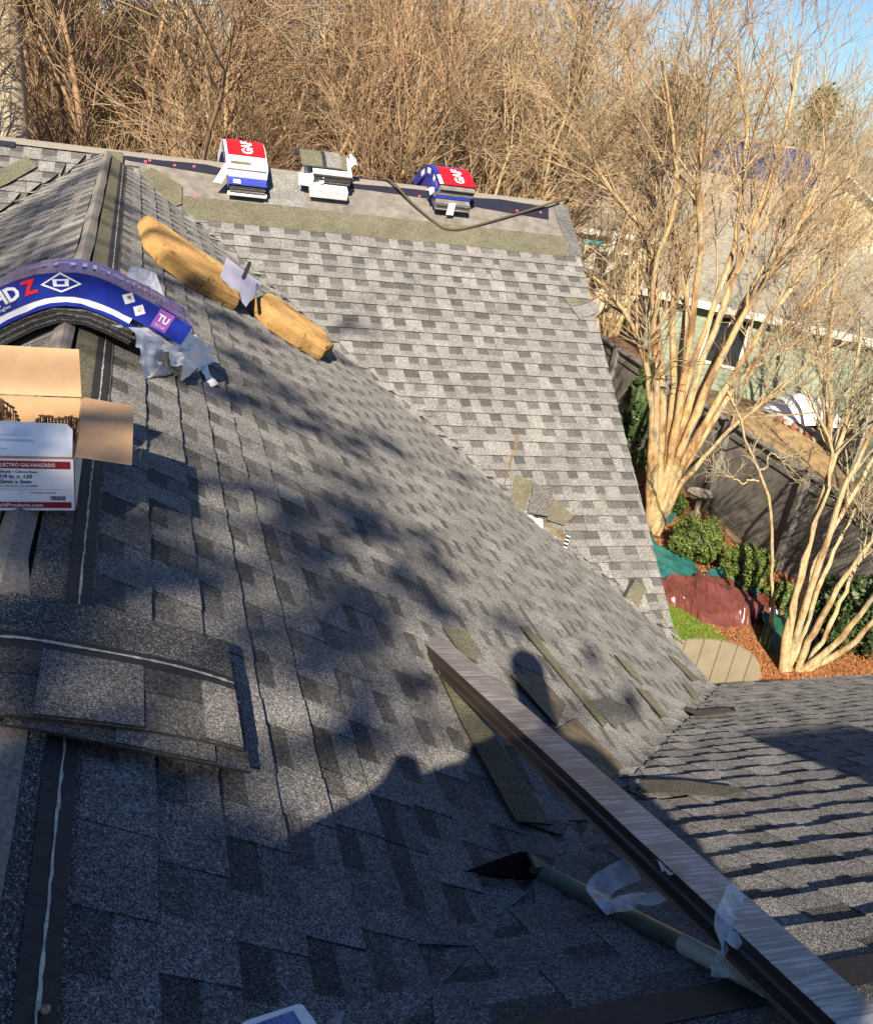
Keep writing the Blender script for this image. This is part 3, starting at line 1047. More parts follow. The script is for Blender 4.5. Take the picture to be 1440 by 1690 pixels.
# stack 2
b = Bundle('y', 1.70, lift=0.012)
r_ = empty('shingle_bundle', (1.86, 8.3, -.1), 'white wrapped flattened bundle at the bottom of the middle stack on the far ridge', 'bundle', 'shingle bundles on the far ridge')
sheets(b, -0.40, 0.35, 0.0, 0.31, 0.0, 0.06, 6, r_, seed=3)
slab(b, -0.42, 0.37, -0.012, 0.322, -0.003, 0.066, 'white_film', 'wrapper', r_, wob=0.006)
b = Bundle('y', 1.70, lift=0.10, rot=0.04)
r_ = empty('shingle_bundle', (1.86, 8.35, .0), 'opened bundle with bare dark layers showing in the middle stack on the far ridge', 'bundle', 'shingle bundles on the far ridge')
sheets(b, -0.36, 0.38, 0.03, 0.36, 0.0, 0.07, 7, r_, seed=4)
slab(b, -0.34, 0.36, 0.02, 0.37, 0.074, 0.082, 'white_film', 'wrapper', r_, wob=0.004)
crumple('torn_wrapper', lambda u, v, h: b.P(-0.38 + 0.1 * v, -0.10 + 0.22 * u, 0.01 + 0.05 * v + h), 6, 4, 0.014, 'white_film', 8, parent=r_)
crumple('torn_wrapper', lambda u, v, h: b.P(-0.20 + 0.32 * v, 0.37 + 0.06 * u, 0.10 + 0.01 * u + h), 4, 6, 0.012, 'white_film', 9, parent=r_)
crumple('torn_wrapper', lambda u, v, h: b.P(0.02 + 0.22 * v, -0.06 - 0.05 * u, 0.11 + h), 4, 5, 0.012, 'white_film', 10, parent=r_)
b = Bundle('y', 1.68, lift=0.20, rot=0.05, r=0.2)
r_ = empty('loose_shingle', (1.86, 8.4, .1), 'greyish green loose shingle lying on top of the middle stack', 'shingle', 'loose shingles on the middle stack')
slab(b, -0.34, 0.10, -0.06, 0.30, 0.0, 0.006, 'olive', 'sheet', r_, n=8)
patch(b, -0.34, 0.10, 0.13, 0.165, 0.0075, 'asphalt', 'nail_band', r_, 6)
patch(b, -0.34, 0.10, 0.165, 0.30, 0.0085, 'shingle', 'tab', r_, 6)
b = Bundle('y', 1.97, lift=0.192, rot=0.12, r=0.2)
r_ = empty('loose_shingle', (2.0, 8.4, .1), 'second loose shingle sticking out to the right on the middle stack', 'shingle', 'loose shingles on the middle stack')
slab(b, -0.33, 0.08, 0.0, 0.08, 0.0, 0.006, 'olive', 'sheet', r_, n=8)
# stack 3
b = Bundle('y', 2.86, lift=0.012, rot=0.03)
r_ = empty('shingle_bundle', (3.0, 8.3, -.1), 'lower bundle with grey layered end in the rightmost stack on the far ridge', 'bundle', 'shingle bundles on the far ridge')
sheets(b, -0.42, 0.38, 0.0, 0.33, 0.0, 0.085, 9, r_, mat='felt2', seed=5)
slab(b, -0.36, 0.4, -0.008, 0.34, -0.003, 0.093, 'blue_film', 'wrapper', r_, ends=False, wob=0.003)
crumple('torn_wrapper', lambda u, v, h: b.P(-0.43 - 0.02 * u, 0.11 + 0.07 * v, 0.09 - 0.11 * u + h), 6, 3, 0.012, 'white_film', 12, parent=r_)
b = Bundle('y', 2.86, lift=0.115, rot=-0.06)
r_ = empty('shingle_bundle', (3.0, 8.4, .05), 'arched bundle with red panel and blue crest, top of the rightmost stack', 'bundle', 'shingle bundles on the far ridge')
sheets(b, -0.375, 0.40, 0.0, 0.335, 0.0, 0.085, 9, r_, mat='felt2', seed=6)
slab(b, -0.33, 0.42, -0.006, 0.343, -0.003, 0.095, 'blue_film', 'wrapper', r_, ends=False, wob=0.003)
patch(b, -0.335, -0.05, 0.03, 0.345, 0.1035, 'red_film', 'red_panel', r_)
patch(b, -0.335, -0.2, -0.006, 0.03, 0.1035, 'white_film', 'white_panel', r_)
mb = MB()
put_text(mb, 'GAF', lambda u, v: b.P(u - 0.30, 0.245 - v, 0.1058), 0.0, 0.0, 0.125, 'ink_white', 0.035, fit=0.215)
mb.build('lettering', parent=r_)
mb = MB()
put_text(mb, 'Timberline', lambda u, v: b.P(0.03 + v, 0.15 + u, 0.1015), 0.0, 0.0, 0.05, 'ink_white', 0.01, fit=0.14)
mb.build('lettering', parent=r_)
mb = MB()
put_text(mb, 'S', lambda u, v: b.P(-0.015 + v, 0.30 + u, 0.1015), 0.0, 0.0, 0.06, 'ink_white', 0.01)
mb.build('lettering', parent=r_)
for (u0_, u1_, m__) in ((-0.30, -0.22, 'purple_film'), (-0.2, -0.14, 'white_film'), (-0.05, 0.03, 'white_film'), (0.1, 0.2, 'white_film')):
    patch(b, u0_, u1_, 0.02, 0.07, -0.0085, m__, 'side_print', r_, 3, face='side')
crumple('torn_wrapper', lambda u, v, h: b.P(-0.30 - 0.12 * v, -0.03 - 0.07 * u, 0.0 + 0.03 * v + h), 5, 5, 0.012, 'white_film', 13, parent=r_)

# ---- big opened bundle over the near ridge
b = Bundle('x', 3.02, lift=0.012, rot=0.30, r=0.085)
r_ = empty('shingle_bundle', (0.0, 3.4, 0.0), 'opened blue bundle arched over the near ridge with a torn white end', 'bundle')
sheets(b, -0.62, 0.24, 0.0, 0.34, 0.0, 0.055, 6, r_, seed=11)
slab(b, -0.6, 0.27, -0.004, 0.35, 0.057, 0.068, 'blue_film', 'lower_wrapper', r_, n=26, wob=0.003)
slab(b, -0.6, 0.20, -0.001, 0.30, 0.066, 0.09, 'white_film', 'inner_film', r_, n=26, wob=0.004)
slab(b, -0.6, 0.40, 0.0, 0.215, 0.088, 0.170, 'blue_film2', 'wrapper', r_, n=34, wob=0.003, smooth=False)
patch(b, -0.6, 0.40, 0.090, 0.168, -0.0035, 'blue_film', 'side_panel', r_, 34, face='side')
patch(b, -0.6, -0.34, 0.160, 0.170, -0.0042, 'red_film', 'red_edge', r_, 14, face='side')
mb = MB()
side = lambda u, v: b.P(u, -0.0065, v)
w1 = put_text(mb, 'Timberline', side, -0.44, 0.118, 0.062, 'ink_white', 0.0, fit=0.27)
w2 = put_text(mb, 'HD', side, -0.44 + w1 + 0.006, 0.118, 0.062, 'ink_white', 0.04, fit=0.075)
put_text(mb, 'Z', side, -0.44 + w1 + w2 + 0.014, 0.118, 0.062, 'ink_scarlet', 0.04, fit=0.036)
put_text(mb, 'High Definition  |  Lifetime Shingles', side, -0.40, 0.101, 0.016, 'ink_white', 0.0, fit=0.27)
mb.build('lettering', parent=r_)


def diamond(cu, cv, s, mat, name, inner=None, sx=1.0):
    mb = MB()
    e_ = -0.0068
    mb.face([b.P(cu - s * sx, e_, cv), b.P(cu, e_, cv - s), b.P(cu + s * sx, e_, cv), b.P(cu, e_, cv + s)], mat)
    if inner:
        mb.face([b.P(cu - s * .8 * sx, e_ - .0008, cv), b.P(cu, e_ - .0008, cv - s * .8), b.P(cu + s * .8 * sx, e_ - .0008, cv), b.P(cu, e_ - .0008, cv + s * .8)], inner)
        q = s * 0.36
        mb.face([b.P(cu - q, e_ - .0016, cv - q), b.P(cu + q, e_ - .0016, cv - q), b.P(cu + q, e_ - .0016, cv + q), b.P(cu - q, e_ - .0016, cv + q)], mat)
        mb.face([b.P(cu - q * .5, e_ - .0024, cv - q * .5), b.P(cu + q * .5, e_ - .0024, cv - q * .5), b.P(cu + q * .5, e_ - .0024, cv + q * .5), b.P(cu - q * .5, e_ - .0024, cv + q * .5)], inner)
    mb.build(name, parent=r_)


diamond(-0.005, 0.137, 0.034, 'ink_white', 'emblem', 'blue_film')
diamond(0.155, 0.148, 0.024, 'ink_white', 'emblem')
diamond(0.205, 0.128, 0.024, 'ink_white', 'emblem')
diamond(0.155, 0.150, 0.009, 'ink_scarlet', 'emblem_mark')
diamond(0.205, 0.130, 0.009, 'ink_scarlet', 'emblem_mark')
patch(b, 0.265, 0.325, 0.098, 0.170, -0.0055, 'purple_film', 'purple_label', r_, 5, face='side')
patch(b, 0.27, 0.34, 0.0, 0.13, 0.1745, 'purple_film', 'purple_label', r_, 5)
mb = MB()
put_text(mb, 'TU', side, 0.273, 0.128, 0.036, 'ink_white', 0.03, fit=0.042)
put_text(mb, 'TU LA', side, 0.275, 0.108, 0.012, 'ink_white', 0.0, fit=0.04)
mb.build('lettering', parent=r_)
mb = MB()
put_text(mb, 'Timberline', lambda u, v: b.P(0.30 - u, 0.09 + v, 0.1750), 0.0, 0.0, 0.09, 'ink_grey', 0.0, fit=0.36)
put_text(mb, 'HDZ', lambda u, v: b.P(0.38 - u, 0.02 + v, 0.1750), 0.0, 0.0, 0.06, 'ink_grey', 0.03, fit=0.14)
mb.build('lettering', parent=r_)
g0 = quad_fn([pA(182, 535, .12), pA(314, 545, .15), pA(352, 604, .04), pA(238, 620, .02)], NA)
crumple('torn_wrapper', lambda u, v, h: g0(u, v, h * (.4 + v) + .04 * math.sin(PI * v) * (1 - .3 * u)), 34, 28, 0.009, 'white_film', 20, parent=r_)
g1 = quad_fn([pA(258, 580, .11), pA(322, 552, .10), pA(346, 598, .04), pA(298, 631, .015)], NA)
crumple('torn_wrapper', lambda u, v, h: g1(u, v, h + .03 * math.sin(PI * v)), 26, 24, 0.008, 'white_film', 21, parent=r_)
g2 = quad_fn([pA(330, 596, .04), pA(338, 592, .045), pA(362, 640, .015), pA(350, 636, .012)], NA)
crumple('torn_strip', lambda u, v, h: g2(u, v, h), 4, 14, 0.006, 'white_film', 22, parent=r_)
mb = MB()
put_text(mb, 'TU LA', lambda u, v: g0(.13 + u * .9, .62 - v, .052), 0, 0, .10, 'purple_film', .02, fit=.2)
put_text(mb, 'Lifetime', lambda u, v: g0(.10 + u, .30 - v, .058), 0, 0, .08, 'ink_grey', 0, fit=.3)
mb.build('lettering', parent=r_)
# ---- printed paper leaning behind that bundle
o_ = crumple('leaflet', quad_fn([pA(205, 470, .16), pA(290, 548, .12), pA(256, 452, .14), pA(216, 436, .20)], NA), 5, 5, 0.004, 'white_card', 23, 'crumpled printed leaflet standing behind the blue bundle', 'leaflet')
mb = MB()
q_ = [pA(205, 470, .166), pA(290, 548, .126), pA(256, 452, .146), pA(216, 436, .206)]
fq = quad_fn(q_, NA)
for i in range(9):
    v0_ = 0.12 + i * 0.085
    mb.face([fq(.18, v0_, .003), fq(.18 + .45 * (0.6 + .4 * math.sin(i * 2.1)), v0_, .003), fq(.18 + .45 * (0.6 + .4 * math.sin(i * 2.1)), v0_ + .02, .003), fq(.18, v0_ + .02, .003)], 'ink_grey')
ob_ = mb.build('printed_lines', parent=o_)

# ---- foam wedges


def wedge(name, base, up, nrm, h, label):
    """foam block with slanted flanks: base polygon on the roof, smaller top"""
    mb = MB()
    base = [np.array(p) for p in base]
    c = np.mean(base, axis=0)
    n = len(base)
    rings = []
    for f, s in ((0.0, 1.0), (0.3, 1.015), (0.75, 0.985), (0.93, 0.92), (1.0, 0.80)):
        rings.append([c + (p - c) * s + nrm * h * f for p in base])
    for a, b2 in zip(rings[:-1], rings[1:]):
        for i in range(n):
            j = (i + 1) % n
            mb.face([a[i], a[j], b2[j], b2[i]], 'foam')
    mb.face(rings[-1], 'foam')
    o = mb.build(name)
    bm = bmesh.new()
    bm.from_mesh(o.data)
    bmesh.ops.remove_doubles(bm, verts=bm.verts[:], dist=1e-4)
    bmesh.ops.subdivide_edges(bm, edges=bm.edges[:], cuts=2, use_grid_fill=True)
    rg = random.Random(len(label))
    for v in bm.verts:
        v.co += Vector((rg.uniform(-1, 1), rg.uniform(-1, 1), rg.uniform(-1, 1))) * 0.0015
    bm.to_mesh(o.data)
    bm.free()
    return tag(o, label, 'foam pad', 'foam pads along the valley')


def along(pts, fn):
    return [fn(x, y, 0.012) for x, y in pts]


wedge('foam_pad', along([(226, 372), (236, 408), (262, 437), (322, 480), (384, 511), (391, 500), (362, 462), (300, 420), (250, 385)], pA), None, NA, 0.105, 'upper of two tan foam pads lying along the valley')
wedge('foam_pad', along([(407, 507), (440, 541), (490, 574), (526, 594), (540, 588), (527, 566), (478, 530), (430, 498)], pA), None, NA, 0.105, 'lower of two tan foam pads, nearer the middle of the valley')
# ---- pale plastic bag between the pads and the black marker in it
g0 = quad_fn([pA(406, 506, .06), pA(364, 456, .14), pA(374, 426, .20), pA(431, 468, .16)], np.array([0, -.9, .4]))
crumple('plastic_bag', lambda u, v, h: g0(u, v, h + 0.04 * math.sin(PI * u) * math.sin(PI * v)), 9, 9, 0.005, 'lilac', 31, 'pale lilac plastic bag standing between the two foam pads', 'bag', solid=0.004)
a_, c_ = pA(402, 458, .22), pA(412, 434, .26)
mb = MB()
mb.tube([a_, a_ + (c_ - a_) * .7], 0.013, 8, 'black_plastic')
mb.tube([a_ + (c_ - a_) * .7, c_], [0.013, 0.011], 8, 'black_plastic')
tag(mb.build('marker_pen'), 'black marker pen sticking out of the pale bag', 'marker')

# ---- nail carton on the ridge
X0, X1, Y0, Y1, ZB, ZT = -0.30, 0.107, 1.585, 1.955, 0.004, 0.122
box = empty('nail_carton', (-0.1, 1.77, 0), 'open nail carton with white printed front and brown flaps on the near ridge', 'carton')
T = 0.004


def panel(q, mat_out, mat_in, name, th=T):
    q = [np.array(a, float) for a in q]
    n = np.cross(q[1] - q[0], q[2] - q[0])
    n /= np.linalg.norm(n)
    mb = MB()
    mb.prism([p + n * th / 2 for p in q], n * th, mat_out, 'card')
    mb.mi[1] = mb.mat(mat_in)
    return mb.build(name, parent=box)


panel([(X0, Y0, ZB), (X1, Y0, ZB), (X1, Y0, ZT), (X0, Y0, ZT)], 'white_card', 'card', 'front_panel')
panel([(X1, Y0 + T, ZB), (X1, Y1, ZB), (X1, Y1, ZT), (X1, Y0 + T, ZT)], 'white_card', 'card', 'side_panel')
panel([(X1 - T, Y1, ZB), (X0, Y1, ZB), (X0, Y1, ZT), (X1 - T, Y1, ZT)], 'white_card', 'card', 'back_panel')
panel([(X0, Y1, ZB), (X0, Y0, ZB), (X0, Y0, ZT), (X0, Y1, ZT)], 'white_card', 'card', 'side_panel')
panel([(X0, Y1, ZB + .01), (X1, Y1, ZB + .01), (X1, Y0, ZB + .01), (X0, Y0, ZB + .01)], 'card', 'card', 'bottom_panel')
flb = panel([(X1 - .002, Y1 + .004, ZT + .002), (X0, Y1 + .004, ZT + .002), (X0, Y1 + .055, ZT + .105), (X1 - .008, Y1 + .055, ZT + .105)], 'white_card', 'card', 'back_flap')
panel([(X1 + .003, Y0 + .012, ZT + .002), (X1 + .115, Y0 + .018, ZT - .018), (X1 + .118, Y1 - .012, ZT - .012), (X1 + .003, Y1 - .002, ZT + .002)], 'card', 'white_card', 'side_flap')
flf = panel([(X0, Y0, ZT + .003), (X1 - .002, Y0, ZT + .003), (X1 - .006, Y0 + .10, ZT + .024), (X1 - .02, Y0 + .128, ZT + .026), (X0, Y0 + .135, ZT + .03)], 'white_card', 'card', 'front_flap')
mb = MB()
fr = lambda u, v: np.array([u, Y0 - 0.0035, v])


def bar(x0, x1, z0, z1, mat, y=Y0 - 0.003):
    mb.face([(x0, y, z0), (x1, y, z0), (x1, y, z1), (x0, y, z1)], mat)


bar(X0 + .002, X1 - .006, 0.1, 0.117, 'ink_red')
bar(X0 + .002, X1 - .006, 0.010, 0.024, 'ink_red')
put_text(mb, 'ELECTRO GALVANIZED | ELECTRO GALVANIZADO', fr, X1 - .035, 0.1045, 0.0115, 'ink_white', 0.01, fit=0.215, right=True)
put_text(mb, 'TopShieldProducts.com', fr, X1 - .062, 0.0135, 0.0115, 'ink_white', 0.0, fit=0.118, right=True)
put_text(mb, 'Smooth Shank \u2022 Clavos lisos', fr, X1 - .07, 0.0905, 0.0075, 'ink_navy', 0.02, fit=0.1, right=True)
put_text(mb, '1-1/4 in. x .120', fr, X1 - .08, 0.0785, 0.012, 'ink_navy', 0.02, fit=0.07, right=True)
put_text(mb, '32mm x 3mm', fr, X1 - .082, 0.0665, 0.012, 'ink_navy', 0.02, fit=0.062, right=True)
put_text(mb, 'WIRE COIL / EN ROLLO DE ALAMBRE', fr, X1 - .07, 0.0585, 0.006, 'ink_navy', 0.0, fit=0.095, right=True)
put_text(mb, 'TOP001101072', fr, X1 - .035, 0.043, 0.006, 'ink_navy', 0.0, fit=0.05, right=True)
bar(X0 + .01, X1 - .008, 0.0525, 0.0532, 'ink_grey')
bar(X1 - .152, X1 - .1515, 0.028, 0.0525, 'ink_grey')
bar(X1 - .104, X1 - .1035, 0.046, 0.0525, 'ink_grey')
bar(X1 - .147, X1 - .105, 0.029, 0.050, 'white_film', Y0 - 0.0028)
x_ = X1 - .047
rg = random.Random(2)
while x_ < X1 - .018:
    w_ = rg.choice([0.0006, 0.001, 0.0015])
    bar(x_, x_ + w_, 0.028, 0.038, 'ink_navy')
    x_ += w_ + rg.choice([0.0006, 0.001])
mb.build('printing', parent=box)
mb = MB()
P0_, Pu_, Pv_ = np.array((X0, Y0, ZT + .0062)), np.array((1.0, 0, 0)), np.array((0, 0.10, 0.021)) / 0.1022
ff = lambda u, v: P0_ + Pu_ * u + Pv_ * v
for (u0_, u1_, v0_) in ((0.17, 0.325, 0.058), (0.17, 0.33, 0.053), (0.245, 0.295, 0.075)):
    mb.face([ff(u0_, v0_), ff(u1_, v0_ - .002), ff(u1_, v0_ - .0006), ff(u0_, v0_ + .0012)], 'ink_grey')
put_text(mb, 'TOP', ff, 0.196, 0.07, 0.014, 'ink_grey', 0.0, fit=0.034)
put_text(mb, '~ shields', ff, 0.24, 0.02, 0.008, 'ink_grey', 0.0, fit=0.04)
mb.build('printing', parent=box)
# crumpled brown liner and two coils of nails inside
crumple('packing_paper', lambda u, v, h: (X0 + .06 + .31 * u, Y0 + .13 + .2 * v, 0.085 + .025 * math.sin(3 * u + 1) + h), 12, 8, 0.010, 'kraft', 40, 'crumpled brown packing paper inside the open nail carton', 'packing paper')


def coil(name, c, r, h, label):
    root = empty(name, c, label, 'nail coil', 'coils of nails in the carton')
    rg = random.Random(int(c[0] * 100))
    for ring in range(2):
        mb = MB()
        rr = r * (1 - 0.3 * ring)
        n = int(2 * PI * rr / 0.0075)
        for i in range(n):
            a = 2 * PI * i / n + ring
            x, y = c[0] + rr * math.cos(a), c[1] + rr * math.sin(a)
            dz = rg.uniform(-.004, .004) + 0.006 * math.sin(3 * a)
            mb.tube([(x, y, c[2] + dz), (x, y, c[2] + h + dz)], 0.0016, 4, 'nail')
            mb.tube([(x, y, c[2] + h + dz), (x, y, c[2] + h + .0015 + dz)], 0.0045, 6, 'nail')
        for hz in (0.3, 0.7):
            mb.tube([(c[0] + rr * math.cos(a) * 1.01, c[1] + rr * math.sin(a) * 1.01, c[2] + h * hz) for a in np.linspace(0, 2 * PI, 24)], 0.0009, 4, 'nail', cap=False)
        mb.build('nail_ring', parent=root)


coil('nail_coil', (0.062, 1.80, 0.085), 0.043, 0.032, 'coil of brass coloured nails at the right inner wall of the carton')
coil('nail_coil', (-0.115, 1.895, 0.085), 0.052, 0.034, 'coil of brass coloured nails in the rear left of the carton')

# ---- brown metal flashing with film
R0 = np.array(pA(729, 1052, 0.03))
R1 = np.array(pC(1440, 1662, 0.05))
dirf = (R1 - R0) / np.linalg.norm(R1 - R0)
R1 = R1 + dirf * 0.5
L_ = float(np.linalg.norm(R1 - R0))
wv = np.array([-1.0, -0.06, 0.05])
wv -= dirf * (wv @ dirf)
wv /= np.linalg.norm(wv)
uv_ = np.cross(wv, dirf)
uv_ = uv_ if uv_[2] > 0 else -uv_
fl = empty('drip_edge', tuple(R0), 'long brown metal drip edge under streaky film lying across the valley', 'metal flashing')


def flash_part(prof, mat, name, seg=10):
    """profile in (across, up); local X runs along the piece"""
    me_v, me_f = [], []
    n = len(prof)
    for i in range(seg + 1):
        for (a, h) in prof:
            me_v.append((L_ * i / seg, a, h + 0.004 * math.sin(3.0 * i / seg + 0.5)))
    for i in range(seg):
        for k in range(n - 1):
            me_f.append((i * n + k, i * n + k + 1, (i + 1) * n + k + 1, (i + 1) * n + k))
    me = bpy.data.meshes.new(name)
    me.from_pydata(me_v, [], me_f)
    me.materials.append(MATS[mat])
    o = bpy.data.objects.new(name, me)
    link(o, fl)
    o.matrix_local = Matrix(((dirf[0], wv[0], uv_[0], 0), (dirf[1], wv[1], uv_[1], 0), (dirf[2], wv[2], uv_[2], 0), (0, 0, 0, 1)))
    md = o.modifiers.new('s', 'SOLIDIFY')
    md.thickness = 0.0015
    md.offset = -1
    return o


flash_part([(0.0, -0.012), (0.0, 0.0), (0.082, 0.0)], 'filmed_metal', 'top_flange')
flash_part([(0.0825, -0.001), (0.085, -0.014), (0.093, -0.016), (0.095, -0.034), (0.101, -0.039)], 'brown_metal', 'face_flange')
flash_part([(0.004, -0.024), (0.072, -0.026), (0.074, -0.045)], 'brown_metal', 'second_flange')

# ---- tear-off shovel
sh = empty('roofing_shovel', tuple(pA(880, 1425, 0.02)), 'roofing shovel with black blade and dull green handle under the flashing', 'shovel')
bl = [pA(766, 1439, .012), pA(815, 1420, .05), pA(858, 1405, .085), pA(880, 1408, .09), pA(893, 1446, .05), pA(866, 1456, .014)]
mb = MB()
mb.prism(bl, NA * 0.004, 'black_steel')
mb.build('blade', parent=sh)
mb = MB()
mb.prism([pA(872, 1406, .092), pA(915, 1416, .095), pA(912, 1430, .08), pA(884, 1432, .08)], NA * 0.006, 'rust_steel')
mb.tube([pA(880, 1432, .065), pA(905, 1441, .055)], [0.014, 0.02], 8, 'rust_steel')
mb.build('socket', parent=sh)
H0, H1 = pA(890, 1437, .058), pC(1262, 1628, .025)
mb = MB()
Hm = H0 + (H1 - H0) * 0.72
mb.tube([H0, H0 + (H1 - H0) * .35, Hm], 0.0175, 12, 'olive_paint')
mb.build('handle', parent=sh, smooth=True)
mb = MB()
mb.tube([Hm, H1], [0.0178, 0.0165], 12, 'lit_handle')  # lit look of the handle's end, put into its colour
mb.build('handle_end', parent=sh, smooth=True)
# ---- clear wrap tying the two together


def wrapstrip(name, path, width, seed, label, amp=0.006):
    path = [np.array(p, float) for p in path]
    def fn(u, v, h):
        f = u * (len(path) - 1)
        i = min(int(f), len(path) - 2)
        p = path[i] + (path[i + 1] - path[i]) * (f - i)
        t = path[i + 1] - path[i]
        t = t / np.linalg.norm(t)
        w = np.cross(t, np.array([0.2, -0.3, 0.9]))
        w /= np.linalg.norm(w)
        n = np.cross(w, t)
        return p + w * width(u) * (v - .5) + n * h
    o = crumple(name, fn, 60, 10, amp * .4, 'clear_wrap', seed, label, 'plastic wrap')
    o.data.polygons.foreach_set('use_smooth', [True] * len(o.data.polygons))
    return o



def pF(x, y, h=0.0):
    return onplane(x, y, uv_, float(uv_ @ R0) + h)


wrapstrip('clear_wrap', [pF(1122, 1440, .006), pF(1108, 1432, .004), pC(1050, 1432, .10), pC(998, 1456, .07), pC(984, 1476, .055), pC(1004, 1492, .055), pC(1060, 1484, .08), pF(1118, 1470, -.03), pF(1128, 1452, .004)], lambda u: 0.05, 51, 'loop of clear plastic wrap round the shovel handle at the flashing', 0.008)
wrapstrip('clear_wrap', [pF(1226, 1478, .001), pF(1222, 1484, .006), pF(1212, 1510, .007), pF(1202, 1535, .007), pF(1196, 1552, .004), pF(1192, 1575, -.025), pF(1186, 1596, -.05), pF(1190, 1614, -.06)], lambda u: 0.048 + 0.012 * math.sin(u * 6), 52, 'strip of clear plastic wrap taped over the lower part of the flashing', 0.005)

# ---- rope over the far ridge
pts = [np.array(pB(632, 291, .03)) + np.array([-.04, .25, -.15]), pB(640, 296, .045), pB(680, 335, .03), pB(718, 367, .02), pB(735, 377, .018), pB(760, 378, .018), pB(800, 368, .02), pB(868, 348, .03), pB(935, 328, .05), np.array(pB(940, 326, .05)) + np.array([.05, .3, -.15])]
pts = [np.array(p) for p in pts]
fine = []
for i in range(len(pts) - 1):
    for k in range(5):
        f = k / 5
        p0, p1, p2, p3 = pts[max(i - 1, 0)], pts[i], pts[i + 1], pts[min(i + 2, len(pts) - 1)]
        fine.append(0.5 * ((2 * p1) + (-p0 + p2) * f + (2 * p0 - 5 * p1 + 4 * p2 - p3) * f * f + (-p0 + 3 * p1 - 3 * p2 + p3) * f ** 3))
mb = MB()
mb.tube(fine, 0.011, 7, 'rope')
tag(mb.build('rope', smooth=True), 'dark twisted rope slung over the far ridge round the right hand stack', 'rope')

# ---- bits at the lower edge
b = Bundle('x', 0.36, lift=0.0)
bq = [pA(398, 1690, .09), pA(408, 1684, .09), pA(492, 1657, .09), pA(500, 1659, .09), pA(524, 1692, .09), pA(520, 1740, .09), pA(400, 1740, .09)]
r_ = empty('shingle_bundle', tuple(pA(460, 1700)), 'corner of a blue and white wrapped bundle at the lower edge of the picture', 'bundle')
mb = MB()
mb.prism(bq, NA * 0.085, 'white_film')
mb.build('wrapper', parent=r_)
mb = MB()
mb.prism([pA(424, 1689, .0925), pA(484, 1668, .0925), pA(500, 1694, .0925), pA(498, 1740, .0925), pA(430, 1740, .0925)], NA * 0.002, 'blue_film')
mb.build('blue_panel', parent=r_)
crumple('wrapper_scrap', quad_fn([pA(536, 1696, .04), pA(548, 1680, .06), pA(562, 1690, .05), pA(560, 1712, .04)], NA), 5, 5, 0.006, 'white_film', 61, 'tiny torn white scrap at the lower edge beside the blue corner', 'plastic scrap')
mb = MB()
P_ = pA(73, 1669, 0.012)
for i, (zz, rr) in enumerate(((0.0, .6), (.35, 1), (.7, .8), (1.0, .15))):
    pass
mb.tube([P_ + np.array([0, 0, -.003]), P_ + np.array([.001, 0, .0]), P_ + np.array([.002, .001, .004]), P_ + np.array([.002, .001, .007])], [0.003, 0.0055, 0.005, 0.0015], 8, 'pebble')
tag(mb.build('pebble', smooth=True), 'small tan pebble on the dark band of the near ridge', 'pebble')

# ================================================================== PHOTOGRAPHER (behind the camera, seen by his shadow)


def person():
    J = [('pelvis', (0.34, -0.92, 0.22), .27), ('waist', (0.36, -0.90, 0.56), .31), ('chest', (0.40, -0.84, 0.88), .28), ('neckb', (0.43, -0.76, 1.13), .10), ('neck', (0.44, -0.72, 1.22), .065), ('head', (0.45, -0.66, 1.34), .095), ('crown', (0.45, -0.66, 1.44), .085),
         ('lsh', (0.16, -0.80, 1.00), .13), ('lel', (-0.15, -0.70, 0.82), .14), ('lwr', (0.10, -0.50, 0.82), .06), ('lha', (0.15, -0.42, 0.87), .035),
         ('rsh', (0.64, -0.78, 1.00), .11), ('rel', (0.79, -0.68, 0.74), .13), ('rwr', (0.42, -0.48, 0.80), .05), ('rha', (0.30, -0.42, 0.87), .035),
         ('lhip', (0.06, -0.88, 0.26), .21), ('lkn', (-0.26, -0.72, 0.50), .18), ('lan', (-0.32, -0.86, -0.08), .08), ('lto', (-0.36, -0.70, -0.15), .05),
         ('rhip', (0.56, -0.88, 0.22), .20), ('rkn', (0.80, -0.68, 0.40), .17), ('ran', (0.80, -0.80, -0.38), .08), ('rto', (0.83, -0.65, -0.38), .05), ('lside', (0.00, -0.86, 0.72), .24), ('rside', (0.64, -0.84, 0.62), .20), ('lfill', (-0.08, -0.80, 0.46), .2)]
    Ed = [(0, 1), (1, 2), (2, 3), (3, 4), (4, 5), (5, 6), (2, 7), (7, 8), (8, 9), (9, 10), (2, 11), (11, 12), (12, 13), (13, 14), (0, 15), (15, 16), (16, 17), (17, 18), (0, 19), (19, 20), (20, 21), (21, 22), (1, 23), (1, 24), (23, 25)]
    me = bpy.data.meshes.new('body')
    me.from_pydata([j[1] for j in J], Ed, [])
    o = bpy.data.objects.new('person', me)
    COL.objects.link(o)
    md = o.modifiers.new('skin', 'SKIN')
    for i, j in enumerate(J):
        me.skin_vertices[0].data[i].radius = (j[2], j[2])
    me.skin_vertices[0].data[0].use_root = True
    sd = o.modifiers.new('sub', 'SUBSURF')
    sd.levels = 1
    sd.render_levels = 1
    me.materials.append(MATS['jacket'])
    tag(o, 'person in dark clothes crouching on the ridge, taking the picture', 'person')


person()

# ================================================================== VEGETATION


def unit(a):
    return a / (np.linalg.norm(a, axis=-1, keepdims=True) + 1e-9)


